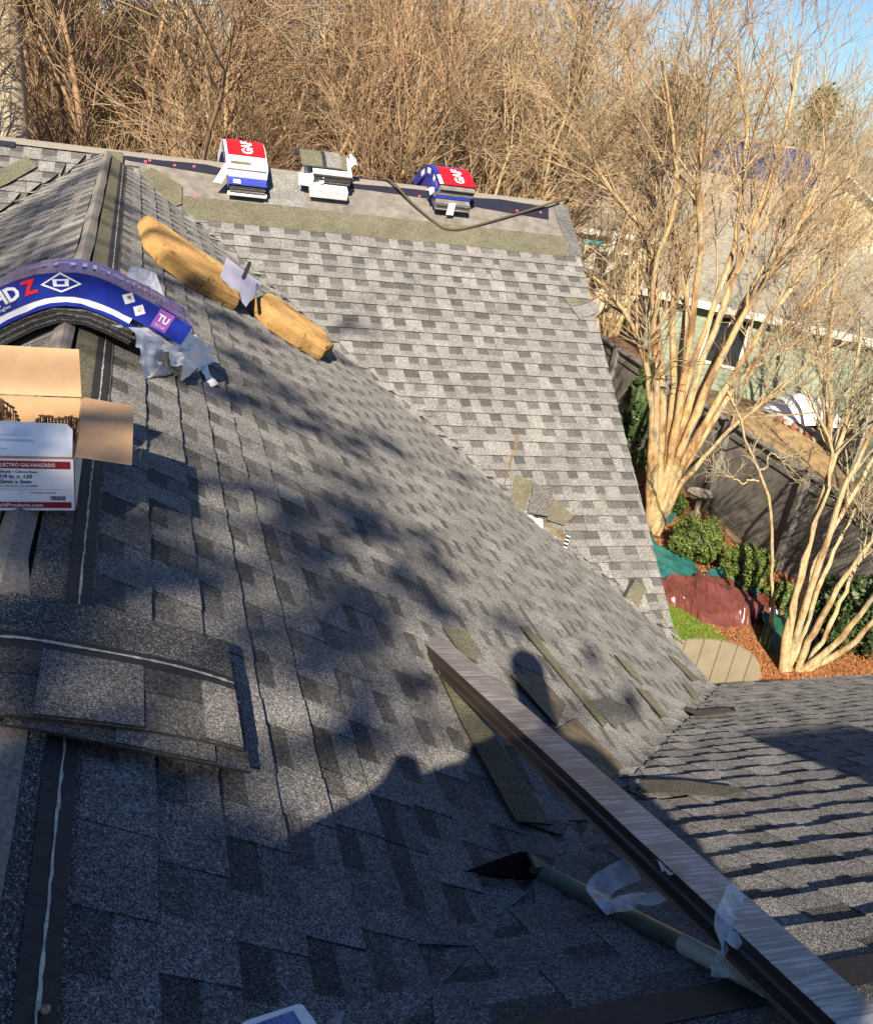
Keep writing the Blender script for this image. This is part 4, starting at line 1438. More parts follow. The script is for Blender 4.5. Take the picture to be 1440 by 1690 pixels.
def tubes_np(P, R, n):
    """P (m,k,3) polylines, R (m,k) radii -> V, F(quads)"""
    m, k, _ = P.shape
    T = np.empty_like(P)
    T[:, 1:-1] = P[:, 2:] - P[:, :-2]
    T[:, 0] = P[:, 1] - P[:, 0]
    T[:, -1] = P[:, -1] - P[:, -2]
    T = unit(T)
    ref = np.array([0.37, 0.21, 0.9])
    A = unit(np.cross(T, ref))
    B_ = np.cross(T, A)
    an = np.arange(n) * 2 * PI / n
    V = P[:, :, None, :] + R[:, :, None, None] * (np.cos(an)[None, None, :, None] * A[:, :, None, :] + np.sin(an)[None, None, :, None] * B_[:, :, None, :])
    V = V.reshape(-1, 3)
    base = (np.arange(m) * k * n)[:, None, None]
    i = np.arange(k - 1)[None, :, None] * n
    j = np.arange(n)[None, None, :]
    j2 = (j + 1) % n
    F = np.stack([base + i + j, base + i + j2, base + i + n + j2, base + i + n + j], -1).reshape(-1, 4)
    return V, F


def spawn(rng, P, R, count, t0, t1, ang, length, rscale, k, up, wig, taper=0.3, rmin=0.003):
    """children polylines grown from parents"""
    m, kk, _ = P.shape
    idx = np.repeat(np.arange(m), count)
    t = rng.uniform(t0, t1, len(idx)) * (kk - 1)
    i = np.minimum(t.astype(int), kk - 2)
    f = (t - i)[:, None]
    base = P[idx, i] * (1 - f) + P[idx, i + 1] * f
    rad = R[idx, i] * (1 - f[:, 0]) + R[idx, i + 1] * f[:, 0]
    tan = unit(P[idx, i + 1] - P[idx, i])
    rnd = unit(rng.normal(0, 1, (len(idx), 3)))
    perp = unit(rnd - tan * np.sum(rnd * tan, 1, keepdims=True))
    a = rng.uniform(ang[0], ang[1], len(idx))[:, None]
    d = unit(tan * np.cos(a) + perp * np.sin(a) + np.array([0, 0, up]))
    ln = rng.uniform(length[0], length[1], len(idx))[:, None]
    Q = np.empty((len(idx), k, 3))
    Q[:, 0] = base
    cur = d
    for s in range(1, k):
        Q[:, s] = Q[:, s - 1] + cur * ln / (k - 1)
        cur = unit(cur + rng.normal(0, wig, cur.shape) + np.array([0, 0, up * 0.35]))
    r0 = np.maximum(rad * rscale, rmin)
    RR = r0[:, None] * np.linspace(1, taper, k)[None, :]
    RR = np.maximum(RR, rmin * 0.6)
    return Q, RR


def resample(path, k):
    path = np.array(path, float)
    d = np.concatenate([[0], np.cumsum(np.linalg.norm(np.diff(path, axis=0), axis=1))])
    tt = np.linspace(0, d[-1], k)
    return np.stack([np.interp(tt, d, path[:, c]) for c in range(3)], -1)


def join(parts):
    Vs, Fs, o = [], [], 0
    for V, F in parts:
        Vs.append(V)
        Fs.append(F + o)
        o += len(V)
    return np.concatenate(Vs), np.concatenate(Fs)


def bare_tree(stems, radii, seed, dens=(9, 7, 6), lens=((1.2, 2.6), (0.6, 1.3), (0.3, 0.7)), up=0.12, rmin=0.0042, wig=0.10, t0=0.38):
    """stems: list of (k,3) paths from the base; returns trunk and crown meshes (V, F)"""
    rng = np.random.default_rng(seed)
    K_ = 18
    P = np.stack([resample(s, K_) for s in stems])
    P[:, 1:-1] += rng.normal(0, 0.012, P[:, 1:-1].shape)
    R = np.stack([np.linspace(a, b_, K_) for a, b_ in radii]) * rng.uniform(.88, 1.12, (len(radii), K_))
    trunk = tubes_np(P, R, 8)
    c = []
    P1, R1 = spawn(rng, P, R, dens[0], t0, 1.0, (0.25, 0.8), lens[0], 0.55, 6, up, wig, 0.35, rmin * 1.8)
    c.append(tubes_np(P1, R1, 5))
    P2, R2 = spawn(rng, P1, R1, dens[1], 0.25, 1.0, (0.3, 0.9), lens[1], 0.6, 5, up, wig * 1.2, 0.5, rmin * 1.15)
    c.append(tubes_np(P2, R2, 3))
    P3, R3 = spawn(rng, P2, R2, dens[2], 0.2, 1.0, (0.3, 0.95), lens[2], 0.7, 4, up * 0.7, wig * 1.4, 0.6, rmin)
    c.append(tubes_np(P3, R3, 3))
    return trunk, join(c)


def tree_obj(name, base, trunk, crown, tm, cm, label, cat='tree', group=None):
    root = empty(name, base, label, cat, group)
    t = np_mesh('trunk', trunk[0] - np.array(base), trunk[1], tm, root, True)
    c = np_mesh('crown', crown[0] - np.array(base), crown[1], cm, root)
    return root


def copy_tree(root, loc, rz, sc, label, group=None):
    r = root.copy()
    COL.objects.link(r)
    r.location = loc
    r.rotation_euler = (0, 0, rz)
    r.scale = (sc, sc, sc)
    r['label'] = label
    if group:
        r['group'] = group
    for ch in list(root.children):
        c = ch.copy()
        COL.objects.link(c)
        c.parent = r
    return r


# --- crape myrtle beside the gable: stems traced in the photo, set in depth round its base
base1 = pZ(1074, 884, GZ)
tr1 = [
    ([(1070, 880), (1073, 780), (1078, 690), (1062, 590), (1040, 530), (1002, 476), (975, 455)], -0.5, .11, .03),
    ([(1072, 880), (1090, 760), (1095, 660), (1083, 540), (1080, 440), (1055, 370), (1015, 320), (980, 275)], -0.2, .10, .03),
    ([(1074, 880), (1098, 770), (1112, 640), (1108, 520), (1118, 440), (1150, 360), (1140, 305), (1085, 265)], 0.3, .10, .03),
    ([(1078, 880), (1105, 760), (1128, 620), (1146, 500), (1158, 400), (1150, 300), (1160, 200), (1150, 100)], -0.6, .11, .025),
    ([(1080, 880), (1108, 770), (1150, 620), (1195, 500), (1240, 380), (1275, 290), (1300, 200), (1320, 90)], 0.6, .11, .025),
    ([(1080, 880), (1112, 770), (1165, 640), (1230, 510), (1290, 420), (1330, 350), (1365, 260)], -0.4, .12, .025),
    ([(1082, 880), (1118, 780), (1190, 650), (1260, 535), (1310, 470), (1350, 420), (1400, 330)], 0.2, .11, .025),
    ([(1082, 880), (1122, 780), (1205, 650), (1272, 560), (1330, 500), (1375, 460), (1440, 380)], 0.7, .09, .02),
    ([(1084, 880), (1120, 800), (1190, 725), (1240, 680), (1310, 625), (1345, 592), (1400, 560)], -0.7, .07, .015),
    ([(1076, 880), (1100, 780), (1122, 660), (1172, 520), (1215, 400), (1225, 300), (1235, 200), (1215, 100)], 0.9, .10, .025),
    ([(1076, 880), (1090, 780), (1120, 640), (1130, 520), (1135, 420), (1090, 330), (1060, 220), (1040, 120)], 1.0, .09, .02),
    ([(1072, 880), (1080, 760), (1083, 640), (1075, 530), (1082, 430), (1120, 330), (1110, 200), (1090, 90)], -1.0, .09, .02),
    ([(1079, 880), (1106, 775), (1158, 640), (1212, 530), (1255, 450), (1310, 330), (1390, 200)], 1.2, .09, .02),
]
stems, rad = [], []
for pix, dy, a, b2 in tr1:
    n = len(pix)
    stems.append([pY(x, y, base1[1] + dy * (i / (n - 1)) ** 1.2) for i, (x, y) in enumerate(pix)])
    rad.append((a * .82, b2 * .9))
tk, cr = bare_tree(stems, rad, 21, dens=(10, 7, 6), lens=((0.9, 2.2), (0.5, 1.1), (0.25, 0.6)), t0=0.5)
tree_obj('crape_myrtle', tuple(base1), tk, cr, 'bark', 'twig', 'large bare crape myrtle with many tan stems fanning out beside the gable end', 'tree', 'bare crape myrtles')
# --- crape myrtle by the low eave at the right
base2 = pZ(1305, 1108, GZ)
tr2 = [
    ([(1290, 1106), (1300, 1040), (1313, 977), (1337, 893), (1360, 807), (1375, 750), (1395, 690), (1413, 620), (1420, 520)], 0.3, .06, .018),
    ([(1296, 1106), (1318, 1040), (1343, 953), (1368, 880), (1390, 813), (1440, 700), (1480, 600)], -0.2, .06, .018),
    ([(1300, 1106), (1310, 1020), (1330, 960), (1376, 867), (1440, 760), (1500, 660)], 0.5, .055, .016),
    ([(1315, 1106), (1335, 1060), (1377, 977), (1440, 890), (1500, 800)], -0.4, .055, .016),
    ([(1318, 1106), (1352, 1085), (1390, 1050), (1440, 985), (1520, 860)], -0.6, .06, .018),
    ([(1330, 1106), (1370, 1085), (1410, 1060), (1450, 1015), (1530, 920)], -0.7, .055, .016),
    ([(1300, 1106), (1330, 1035), (1352, 960), (1395, 870), (1420, 830), (1470, 740)], 0.7, .045, .014),
    ([(1296, 1106), (1306, 1000), (1322, 930), (1348, 850), (1370, 790), (1372, 730), (1350, 690), (1330, 640)], 0.1, .04, .012),
    ([(1324, 1106), (1360, 1050), (1400, 960), (1430, 900), (1470, 820)], 0.4, .045, .014),
]
stems, rad = [], []
for pix, dy, a, b2 in tr2:
    n = len(pix)
    stems.append([pY(x, y, base2[1] + dy * (i / (n - 1)) ** 1.2) for i, (x, y) in enumerate(pix)])
    rad.append((a, b2))
tk, cr = bare_tree(stems, rad, 22, dens=(7, 6, 5), lens=((0.6, 1.4), (0.35, 0.8), (0.2, 0.45)), t0=0.62, rmin=0.0032)
tree_obj('crape_myrtle', tuple(base2), tk, cr, 'bark_pale', 'lichen', 'pale many stemmed crape myrtle rising just beyond the low right eave', 'tree', 'bare crape myrtles')
# --- thin sapling in front of the fence
b3 = pZ(1277, 1066, GZ)
pix = [(1278, 1066), (1274, 990), (1274, 900), (1272, 840), (1258, 790), (1240, 750), (1228, 712), (1214, 680), (1200, 645)]
st = [pY(x, y, b3[1] + 0.1 * i / 8) for i, (x, y) in enumerate(pix)]
st2 = [pY(x, y, b3[1] + 0.1 + 0.1 * i / 4) for i, (x, y) in enumerate([(1258, 790), (1225, 795), (1205, 788), (1195, 780)])]
st3 = [pY(x, y, b3[1] + 0.1 - 0.1 * i / 4) for i, (x, y) in enumerate([(1250, 775), (1265, 770), (1270, 745), (1295, 765)])]
tk, cr = bare_tree([st, st2, st3], [(.030, .014), (.014, .006), (.014, .006)], 23, dens=(9, 4, 3), lens=((0.2, 0.55), (0.12, 0.3), (0.08, 0.2)), t0=0.7, rmin=0.003, wig=0.2)
tree_obj('sapling', tuple(b3), tk, cr, 'bark_pale', 'lichen', 'thin lichen covered sapling standing alone in front of the grey fence', 'tree')


def fan_tree(seed, n, h, spread, r0, tm, cm, dens, lens, up=0.13, t0=0.25, rmin=0.0058, low=0.0):
    rng = np.random.default_rng(seed)
    stems, rad = [], []
    for i in range(n):
        az = 2 * PI * (i + rng.uniform(-.3, .3)) / n
        le = rng.uniform(0.08, spread)
        hh = h * rng.uniform(0.75, 1.08)
        pts = [np.array([0.1 * math.cos(az), 0.1 * math.sin(az), 0])]
        d = np.array([math.cos(az) * le, math.sin(az) * le, 1.0])
        for k in range(6):
            d = d + np.array([rng.normal(0, .10), rng.normal(0, .10), 0.03])
            pts.append(pts[-1] + d / np.linalg.norm(d) * hh / 6)
        stems.append(pts)
        rad.append((r0 * rng.uniform(.7, 1.1), r0 * 0.22))
    tk, cr = bare_tree(stems, rad, seed + 100, dens=dens, lens=lens, up=up, rmin=rmin, t0=t0)
    return tk, cr


protos = []
for i, (seed, tm, cm) in enumerate(((41, 'bark_red', 'twig_red'), (42, 'bark', 'twig'), (43, 'bark_red', 'twig'), (44, 'bark', 'twig_red'), (45, 'bark_pale', 'lichen'))):
    tk, cr = fan_tree(seed, 11 if i < 4 else 6, 7.6, 0.55, 0.075, tm, cm, (11, 7, 6) if i < 4 else (9, 6, 5), ((0.9, 2.1), (0.5, 1.2), (0.3, 0.75)))
    protos.append((tk, cr, tm, cm))
spots = [  # x, y, rotation, scale, proto, label
    (-3.6, 15.2, 0.3, 1.05, 0, 'reddish bare myrtle behind the far ridge at the left edge of the picture'),
    (-0.3, 15.6, 1.2, 1.10, 2, 'reddish bare myrtle behind the ridge, left of the red and white bundle'),
    (1.2, 15.6, 2.0, 1.10, 0, 'reddish bare myrtle right behind the red and white bundle'),
    (3.0, 16.6, 0.8, 1.05, 3, 'bare myrtle behind the middle stack of shingles'),
    (4.8, 15.4, 2.8, 1.10, 1, 'dense tan bare myrtle between the middle and right stacks'),
    (6.6, 16.2, 4.1, 1.12, 1, 'dense tan bare myrtle behind the right hand stack'),
    (8.2, 18.5, 5.0, 1.10, 2, 'bare myrtle right of the far ridge end, beyond the big fan of stems'),
    (-6.0, 19.0, 3.3, 1.25, 2, 'tall bare tree further back at the upper left'),
    (-1.5, 21.0, 4.4, 1.25, 1, 'tall bare tree further back behind the reddish myrtles'),
    (3.5, 22.5, 1.0, 1.25, 3, 'tall bare tree further back above the middle stack'),
    (8.5, 24.0, 2.2, 1.25, 0, 'tall bare tree further back above the right hand stack'),
    (14.5, 25.5, 0.4, 1.1, 4, 'bare tree in front of the tan roofed house'),
    (19.5, 24.0, 3.0, 1.0, 4, 'bare tree beside the cream gabled house'),
    (16.8, 17.2, 5.6, 0.95, 4, 'bare tree in front of the mint green house at the right'),
    (14.4, 11.6, 1.9, 0.80, 4, 'bare tree at the right edge beyond the fence'),
    (26.0, 31.0, 0.9, 1.0, 4, 'bare tree below the solar panels'),
    (31.0, 31.0, 2.6, 1.05, 4, 'bare tree at the upper right edge'),
]
roots = {}
for (x, y, rz, sc, pi_, lab) in spots:
    if pi_ not in roots:
        tk, cr, tm, cm = protos[pi_]
        o = tree_obj('bare_tree', (0, 0, 0), tk, cr, tm, cm, lab, 'tree', 'bare trees behind the roof')
        o.location = (x, y, GZ)
        o.rotation_euler = (0, 0, rz)
        o.scale = (sc, sc, sc)
        roots[pi_] = o
    else:
        copy_tree(roots[pi_], (x, y, GZ), rz, sc, lab, 'bare trees behind the roof')
# far wood: brown twiggy crowns
for i in range(16):
    x = -14 + i * 6.2 + RNG.uniform(-1.5, 1.5)
    y = 52 + 10 * math.sin(i * 1.7) + (x * 0.12)
    nth = ['first', 'second', 'third', 'fourth', 'fifth', 'sixth', 'seventh', 'eighth', 'ninth', 'tenth', 'eleventh', 'twelfth', 'thirteenth', 'fourteenth', 'fifteenth', 'sixteenth'][i]
    copy_tree(roots[i % 4], (x, y, GZ - 1), RNG.uniform(0, 6), 0.80 + 0.12 * (i % 3) - 0.006 * max(0, x - 20), 'hazy bare tree in the far row, %s from the left' % nth, 'far row of bare trees')


# --- leafy things


def leaves(rng, C, R, n, size, flat=0.0):
    """n leaf quads round centres C (m,3) with radii R (m)"""
    i = rng.integers(0, len(C), n)
    d = unit(rng.normal(0, 1, (n, 3)))
    rr = R[i] * rng.uniform(0.55, 1.05, n) ** 0.6
    p = C[i] + d * rr[:, None]
    nn = unit(d + rng.normal(0, .6, (n, 3)))
    a = unit(np.cross(nn, rng.normal(0, 1, (n, 3))))
    b_ = np.cross(nn, a)
    s = size * rng.uniform(.6, 1.3, n)[:, None]
    V = np.stack([p - a * s, p - b_ * s * .55, p + a * s, p + b_ * s * .55], 1).reshape(-1, 3)
    F = np.arange(4 * n).reshape(-1, 4)
    return V, F


def shrub(name, base, r, h, n, size, mat, label, seed, group, cat='shrub', round_=True):
    rng = np.random.default_rng(seed)
    base = np.array(base, float)
    root = empty(name, tuple(base), label, cat, group)
    c = np.array([0, 0, h * 0.52])
    if round_:
        k = 60
        d = unit(rng.normal(0, 1, (k, 3)))
        C = c + d * np.array([r, r, h * .5]) * 0.80 * rng.uniform(.84, 1.1, (k, 1))
        C = np.concatenate([C, c + rng.normal(0, .2 * r, (8, 3))])
        R = np.full(len(C), r * .24)
    else:
        C = c + rng.uniform(-1, 1, (60, 3)) * np.array([r, r, h * .5])
        R = np.full(60, r * .45)
    V, F = leaves(rng, C, R, n, size)
    np_mesh('foliage', V, F, mat, root)
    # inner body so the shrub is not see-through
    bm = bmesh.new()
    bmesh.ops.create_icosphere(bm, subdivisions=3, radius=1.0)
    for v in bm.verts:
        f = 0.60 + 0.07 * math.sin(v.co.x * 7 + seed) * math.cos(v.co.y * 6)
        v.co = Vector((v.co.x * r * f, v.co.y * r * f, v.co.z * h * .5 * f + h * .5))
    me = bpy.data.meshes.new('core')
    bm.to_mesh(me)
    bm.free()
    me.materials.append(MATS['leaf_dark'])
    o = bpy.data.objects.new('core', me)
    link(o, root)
    mb = MB()
    mb.tube([(0, 0, -0.02), (0.01, 0, h * .25), (0, .01, h * .5)], [0.03, .025, .015], 6, 'oak_bark')
    q = mb.build('stem', parent=None)
    q.parent = root
    return root


gB = 'shrubs in the mulch bed'
shrub('round_shrub', pZ(1141, 925, GZ), 0.50, 0.82, 15000, 0.021, 'leaf', 'clipped round shrub left of the other, above the maroon sheet', 1, gB)
shrub('round_shrub', pZ(1224, 970, GZ), 0.45, 0.78, 15000, 0.021, 'leaf', 'clipped round shrub nearer the thin sapling', 2, gB)
shrub('small_shrub', pZ(1108, 848, GZ), 0.27, 0.45, 2500, 0.028, 'leaf', 'small shrub beside the birdbath', 3, gB)
shrub('small_shrub', pZ(1284, 1005, GZ), 0.28, 0.45, 2500, 0.028, 'leaf', 'small shrub right behind the thin sapling', 4, gB)
shrub('small_shrub', pZ(1050, 775, GZ), 0.22, 0.5, 1800, 0.03, 'leaf', 'bright small shrub peeping out past the gable edge', 5, gB)
shrub('column_shrub', pZ(1035, 755, GZ), 0.40, 2.3, 9000, 0.035, 'leaf_dark', 'tall narrow evergreen between the gable edge and the fence', 6, gB)
shrub('leafy_shrub', pZ(1400, 1075, GZ), 0.75, 1.3, 8000, 0.045, 'leaf_dark', 'broad dark evergreen shrub behind the pale stems at the right edge', 7, gB)
shrub('leafy_shrub', pZ(1470, 1060, GZ), 0.70, 1.2, 6000, 0.045, 'leaf_dark', 'broad dark evergreen shrub cut by the right edge of the picture', 8, gB)
gE = 'evergreen trees behind the bare ones'


def evergreen(name, base, h, r, n, size, mat, label, seed, t=0.25):
    rng = np.random.default_rng(seed)
    root = empty(name, base, label, 'tree', gE)
    mb = MB()
    mb.tube([(0, 0, 0), (.1, .05, h * .4), (0, 0, h * .95)], [r * .09 + .05, r * .06 + .03, .03], 8, 'oak_bark')
    q = mb.build('trunk', at=(0, 0, 0))
    q.parent = root
    k = 46
    z = rng.uniform(t, 1.0, k)
    az = rng.uniform(0, 2 * PI, k)
    rr = r * (1.05 - z) ** .5 * rng.uniform(.3, 1.0, k)
    C = np.stack([rr * np.cos(az), rr * np.sin(az), z * h], -1)
    V, F = leaves(rng, C, np.full(k, r * .28), n, size)
    np_mesh('crown', V, F, mat, root)
    return root


for i, (x, y, h, r, lab) in enumerate([
        (-4.5, 27, 7.5, 2.6, 'dark evergreen behind the reddish twigs at the upper left'),
        (0.5, 29, 7.0, 2.8, 'dark evergreen showing through the twigs above the red bundle'),
        (4.5, 31, 7.2, 2.6, 'dark evergreen behind the tall bare tree of the middle'),
        (9.5, 36, 8.0, 3.0, 'olive evergreen behind the right hand stack'),
        (30, 52, 8.5, 3.5, 'olive evergreen just left of the solar panels'),
        (44, 56, 9.5, 3.5, 'round topped evergreen against the sky at the upper right'),
        (52, 50, 8.5, 3.5, 'olive evergreen at the right edge on the skyline')]):
    evergreen('evergreen_tree', (x, y, GZ), h, r, 5200, 0.16, ['leaf_dark', 'leaf_olive'][i % 2], lab, 60 + i)

# big trunk at the far left and its fallen limb
bt = (-1.42, 14.0)
mb = MB()
tk_base = np.array([bt[0], bt[1], GZ])
root = empty('old_tree', tuple(tk_base), 'thick pale trunk of an old tree at the left edge of the picture', 'tree')
mb.tube([tk_base, tk_base + (0, 0, 1.5), tk_base + (.05, 0, 4.5), tk_base + (-.05, .1, 8), tk_base + (.1, 0, 13)], [0.45, 0.32, 0.27, 0.25, 0.18], 14, 'oak_bark')
mb.build('trunk', parent=root, smooth=True)
stl = [[tk_base + (0, 0, 7 + i), tk_base + (math.cos(i * 2.1) * 1.5, math.sin(i * 2.1) * 1.5, 8.5 + i), tk_base + (math.cos(i * 2.1) * 3, math.sin(i * 2.1) * 3, 11 + i)] for i in range(5)]
tk, cr = bare_tree([np.array(s) for s in stl], [(.14, .05)] * 5, 77, dens=(6, 5, 3), rmin=.006)
np_mesh('limbs', tk[0] - tk_base, tk[1], 'oak_bark', root, True)
np_mesh('crown', cr[0] - tk_base, cr[1], 'twig', root)
mb = MB()
mb.tube([tk_base + (.7, -1.0, .2), tk_base + (1.2, -1.3, .55), tk_base + (2.2, -1.4, .6), tk_base + (3.2, -1.5, .3)], [.2, .22, .2, .14], 10, 'lichen')
tag(mb.build('fallen_limb', smooth=True), 'mossy fallen limb lying beside the thick pale trunk', 'log')

# tree behind the photographer whose crown dapples the roof
rng = np.random.default_rng(5)
EX, TX = np.array([math.cos(SUN_AZ), -math.sin(SUN_AZ), 0]), -np.array(SUNDIR)
VX = np.cross(TX, EX) * (1 if np.cross(TX, EX)[2] > 0 else -1)


def sunspace(e, v, t):
    return EX * e + VX * v + TX * t


def to_ev(S):
    S = np.array(S, float)
    w_ = np.linalg.solve(np.stack([EX, VX, TX], 1), S)
    return w_[0], w_[1]


BLOT = [(600, 590, .20), (575, 600, .12), (290, 425, .2), (430, 560, .22), (400, 640, .2), (488, 657, .2), (550, 723, .22), (647, 740, .15), (772, 796, .10), (536, 820, .22), (597, 818, .2), (675, 876, .2),
        (744, 937, .13), (647, 951, .14), (550, 1023, .2), (841, 1029, .08), (430, 683, .18), (472, 692, .16), (535, 717, .16), (235, 800, .2), (208, 860, .2), (555, 840, .18), (485, 864, .16), (513, 905, .16), (291, 947, .12),
        (541, 983, .16), (440, 1055, .12), (503, 1083, .10), (594, 1036, .15), (611, 1142, .08), (567, 1205, .09), (650, 1200, .08), (700, 1144, .08), (747, 1014, .1), (972, 1085, .07), (1041, 1150, .09), (330, 480, .2), (250, 380, .2), (215, 345, .12),
        (320, 500, .2), (270, 460, .16), (390, 600, .2), (620, 870, .18), (580, 880, .18), (690, 990, .12), (620, 1000, .12), (120, 900, .14), (230, 1180, .09), (160, 1010, .12), (60, 1100, .10), (90, 1250, .10), (150, 1400, .14), (250, 1430, .14), (200, 1560, .16), (100, 1600, .12), (340, 1520, .14), (60, 1480, .10), (300, 1620, .16)]
ck, cs = [], []
for (x, y, r) in BLOT:
    e, v = to_ev(pA(x, y))
    t = rng.uniform(8.5, 11.5)
    for q in range(3):
        ck.append(sunspace(e + rng.normal(0, r * .42), v + rng.normal(0, r * .24), t + rng.normal(0, .4)))
        cs.append(r * .43)
for i in range(46):
    e, v = to_ev(pA(rng.uniform(-60, 430), rng.uniform(1300, 1720)))
    ck.append(sunspace(e, v, rng.uniform(8, 10)))
    cs.append(rng.uniform(.05, .10))
for (x, y, z, r) in ((-.02, 1.58, .05, .10), (-.12, 1.58, .05, .10), (.06, 1.58, .04, .08)):
    e, v = to_ev((x, y, z))
    for q in range(3):
        ck.append(sunspace(e + rng.normal(0, .03), v + rng.normal(0, .02), rng.uniform(8.5, 10)))
        cs.append(r)
for i in range(150):            # stripes over the left slope and the rest of the crown
    S_ = (-rng.uniform(0.1, 1.6), rng.uniform(1.0, 7.6), 0)
    S_ = (S_[0], S_[1], M * S_[0])
    e, v = to_ev(S_)
    ck.append(sunspace(e, v, rng.uniform(12, 17)))
    cs.append(rng.uniform(.12, .28))
for i in range(60):
    ck.append(sunspace(rng.uniform(-8, -3.4), rng.uniform(-2.5, 2.2), rng.uniform(12, 18)))
    cs.append(rng.uniform(.2, .5))
cs = np.array(cs)
ck = np.array(ck)
top = sunspace(-6.6, 0.4, 15)
cb = np.array([top[0], top[1], GZ])
root = empty('pine_tree', tuple(cb), 'tall pine standing behind the photographer, seen only by its shade', 'tree')
w_ = cs ** 2 / np.sum(cs ** 2)
nl = np.maximum(14, (w_ * 20000).astype(int))
idx_ = np.repeat(np.arange(len(ck)), nl)
V, F = leaves(rng, ck[idx_], cs[idx_], len(idx_), 0.045)
np_mesh('crown', V - cb, F, 'leaf_dark', root)
mb = MB()
top = sunspace(-6.6, 0.4, 15)
cb = np.array([top[0], top[1], GZ])
mb.tube([cb, cb + (top - cb) * .5, top + (0, 0, 2)], [.3, .24, .1], 10, 'oak_bark')
for i in range(0, len(ck), 7):
    p0 = cb + (top - cb) * rng.uniform(.75, 1.1)
    mb.tube([p0, (p0 + ck[i]) / 2 + (0, 0, -.1), ck[i]], [.06, .04, .02], 5, 'oak_bark')
mb.build('trunk', parent=root)

# ================================================================== GARDEN
mb = MB()
mb.face([(-400, -400, GZ), (600, -400, GZ), (600, 900, GZ), (-400, 900, GZ)], 'soil')
tag(mb.build('ground'), kind='structure')


def ground_patch(name, pix, z, mat):
    mb = MB()
    mb.face([pZ(x, y, z) for x, y in pix], mat)
    return tag(mb.build(name), kind='structure')


ground_patch('mulch_bed', [(1040, 770), (1120, 800), (1165, 850), (1215, 900), (1265, 935), (1330, 950), (1480, 980), (1500, 1180), (1150, 1180), (1100, 1020), (1030, 850)], GZ + 0.004, 'mulch')
ground_patch('lawn', [(1085, 985), (1130, 1010), (1165, 1034), (1185, 1060), (1210, 1085), (1190, 1130), (1100, 1130), (1070, 1030)], GZ + 0.008, 'grass')
ground_patch('yard_path', [(1195, 690), (1260, 660), (1330, 710), (1372, 760), (1370, 830), (1330, 800), (1260, 745), (1215, 715)], GZ + 0.012, 'tan_path')
ground_patch('yard_path', [(985, 510), (1070, 520), (1070, 545), (985, 540)], GZ + 0.012, 'tan_path')
rng = np.random.default_rng(9)


def scatter(name, pix, n, fn, mat, kind='stuff'):
    """n bits inside the polygon given in the photo's pixels"""
    poly = np.array([pZ(x, y, GZ)[:2] for x, y in pix])
    lo, hi = poly.min(0), poly.max(0)
    pts = rng.uniform(lo, hi, (n * 3, 2))
    inside = np.zeros(len(pts), bool)
    j = len(poly) - 1
    for i in range(len(poly)):
        a, b_ = poly[i], poly[j]
        c = ((a[1] > pts[:, 1]) != (b_[1] > pts[:, 1])) & (pts[:, 0] < (b_[0] - a[0]) * (pts[:, 1] - a[1]) / (b_[1] - a[1] + 1e-12) + a[0])
        inside ^= c
        j = i
    pts = pts[inside][:n]
    V, F = fn(pts)
    return tag(np_mesh(name, V, F, mat), kind=kind)


def blades(p):
    n = len(p)
    a = rng.uniform(0, 2 * PI, n)
    h = rng.uniform(.03, .075, n)
    w = 0.006
    d = np.stack([np.cos(a), np.sin(a)], -1)
    p = p + rng.normal(0, .05, (n, 2))
    l = rng.normal(0, .025, (n, 2))
    z = np.full(n, GZ + .008)
    V = np.stack([np.c_[p - d * w, z], np.c_[p + d * w, z], np.c_[p + l, z + h]], 1).reshape(-1, 3)
    return V, np.arange(3 * n).reshape(-1, 3)


def chips(p):
    n = len(p)
    a = rng.uniform(0, 2 * PI, n)
    d = np.stack([np.cos(a), np.sin(a)], -1) * rng.uniform(.02, .05, (n, 1))
    e_ = np.stack([-np.sin(a), np.cos(a)], -1) * rng.uniform(.006, .014, (n, 1))
    z = GZ + rng.uniform(.006, .03, n)
    tl = rng.normal(0, .012, n)
    V = np.stack([np.c_[p - d - e_, z - tl], np.c_[p + d - e_, z + tl], np.c_[p + d + e_, z + tl], np.c_[p - d + e_, z - tl]], 1).reshape(-1, 3)
    return V, np.arange(4 * n).reshape(-1, 4)


LAWN = [(1085, 985), (1130, 1008), (1168, 1036), (1183, 1050), (1196, 1062), (1208, 1074), (1206, 1082), (1228, 1095), (1190, 1130), (1100, 1130), (1070, 1030)]
tag(scatter('grass', LAWN, 26000, blades, 'grass'), 'short bright green grass beside the maroon sheet', 'grass')
tag(scatter('mulch_chips', [(1050, 780), (1120, 810), (1215, 905), (1265, 940), (1480, 1000), (1480, 1150), (1200, 1150), (1100, 1000), (1050, 880)], 30000, chips, 'mulch_chip'), 'orange brown wood chips spread over the bed', 'wood chips')


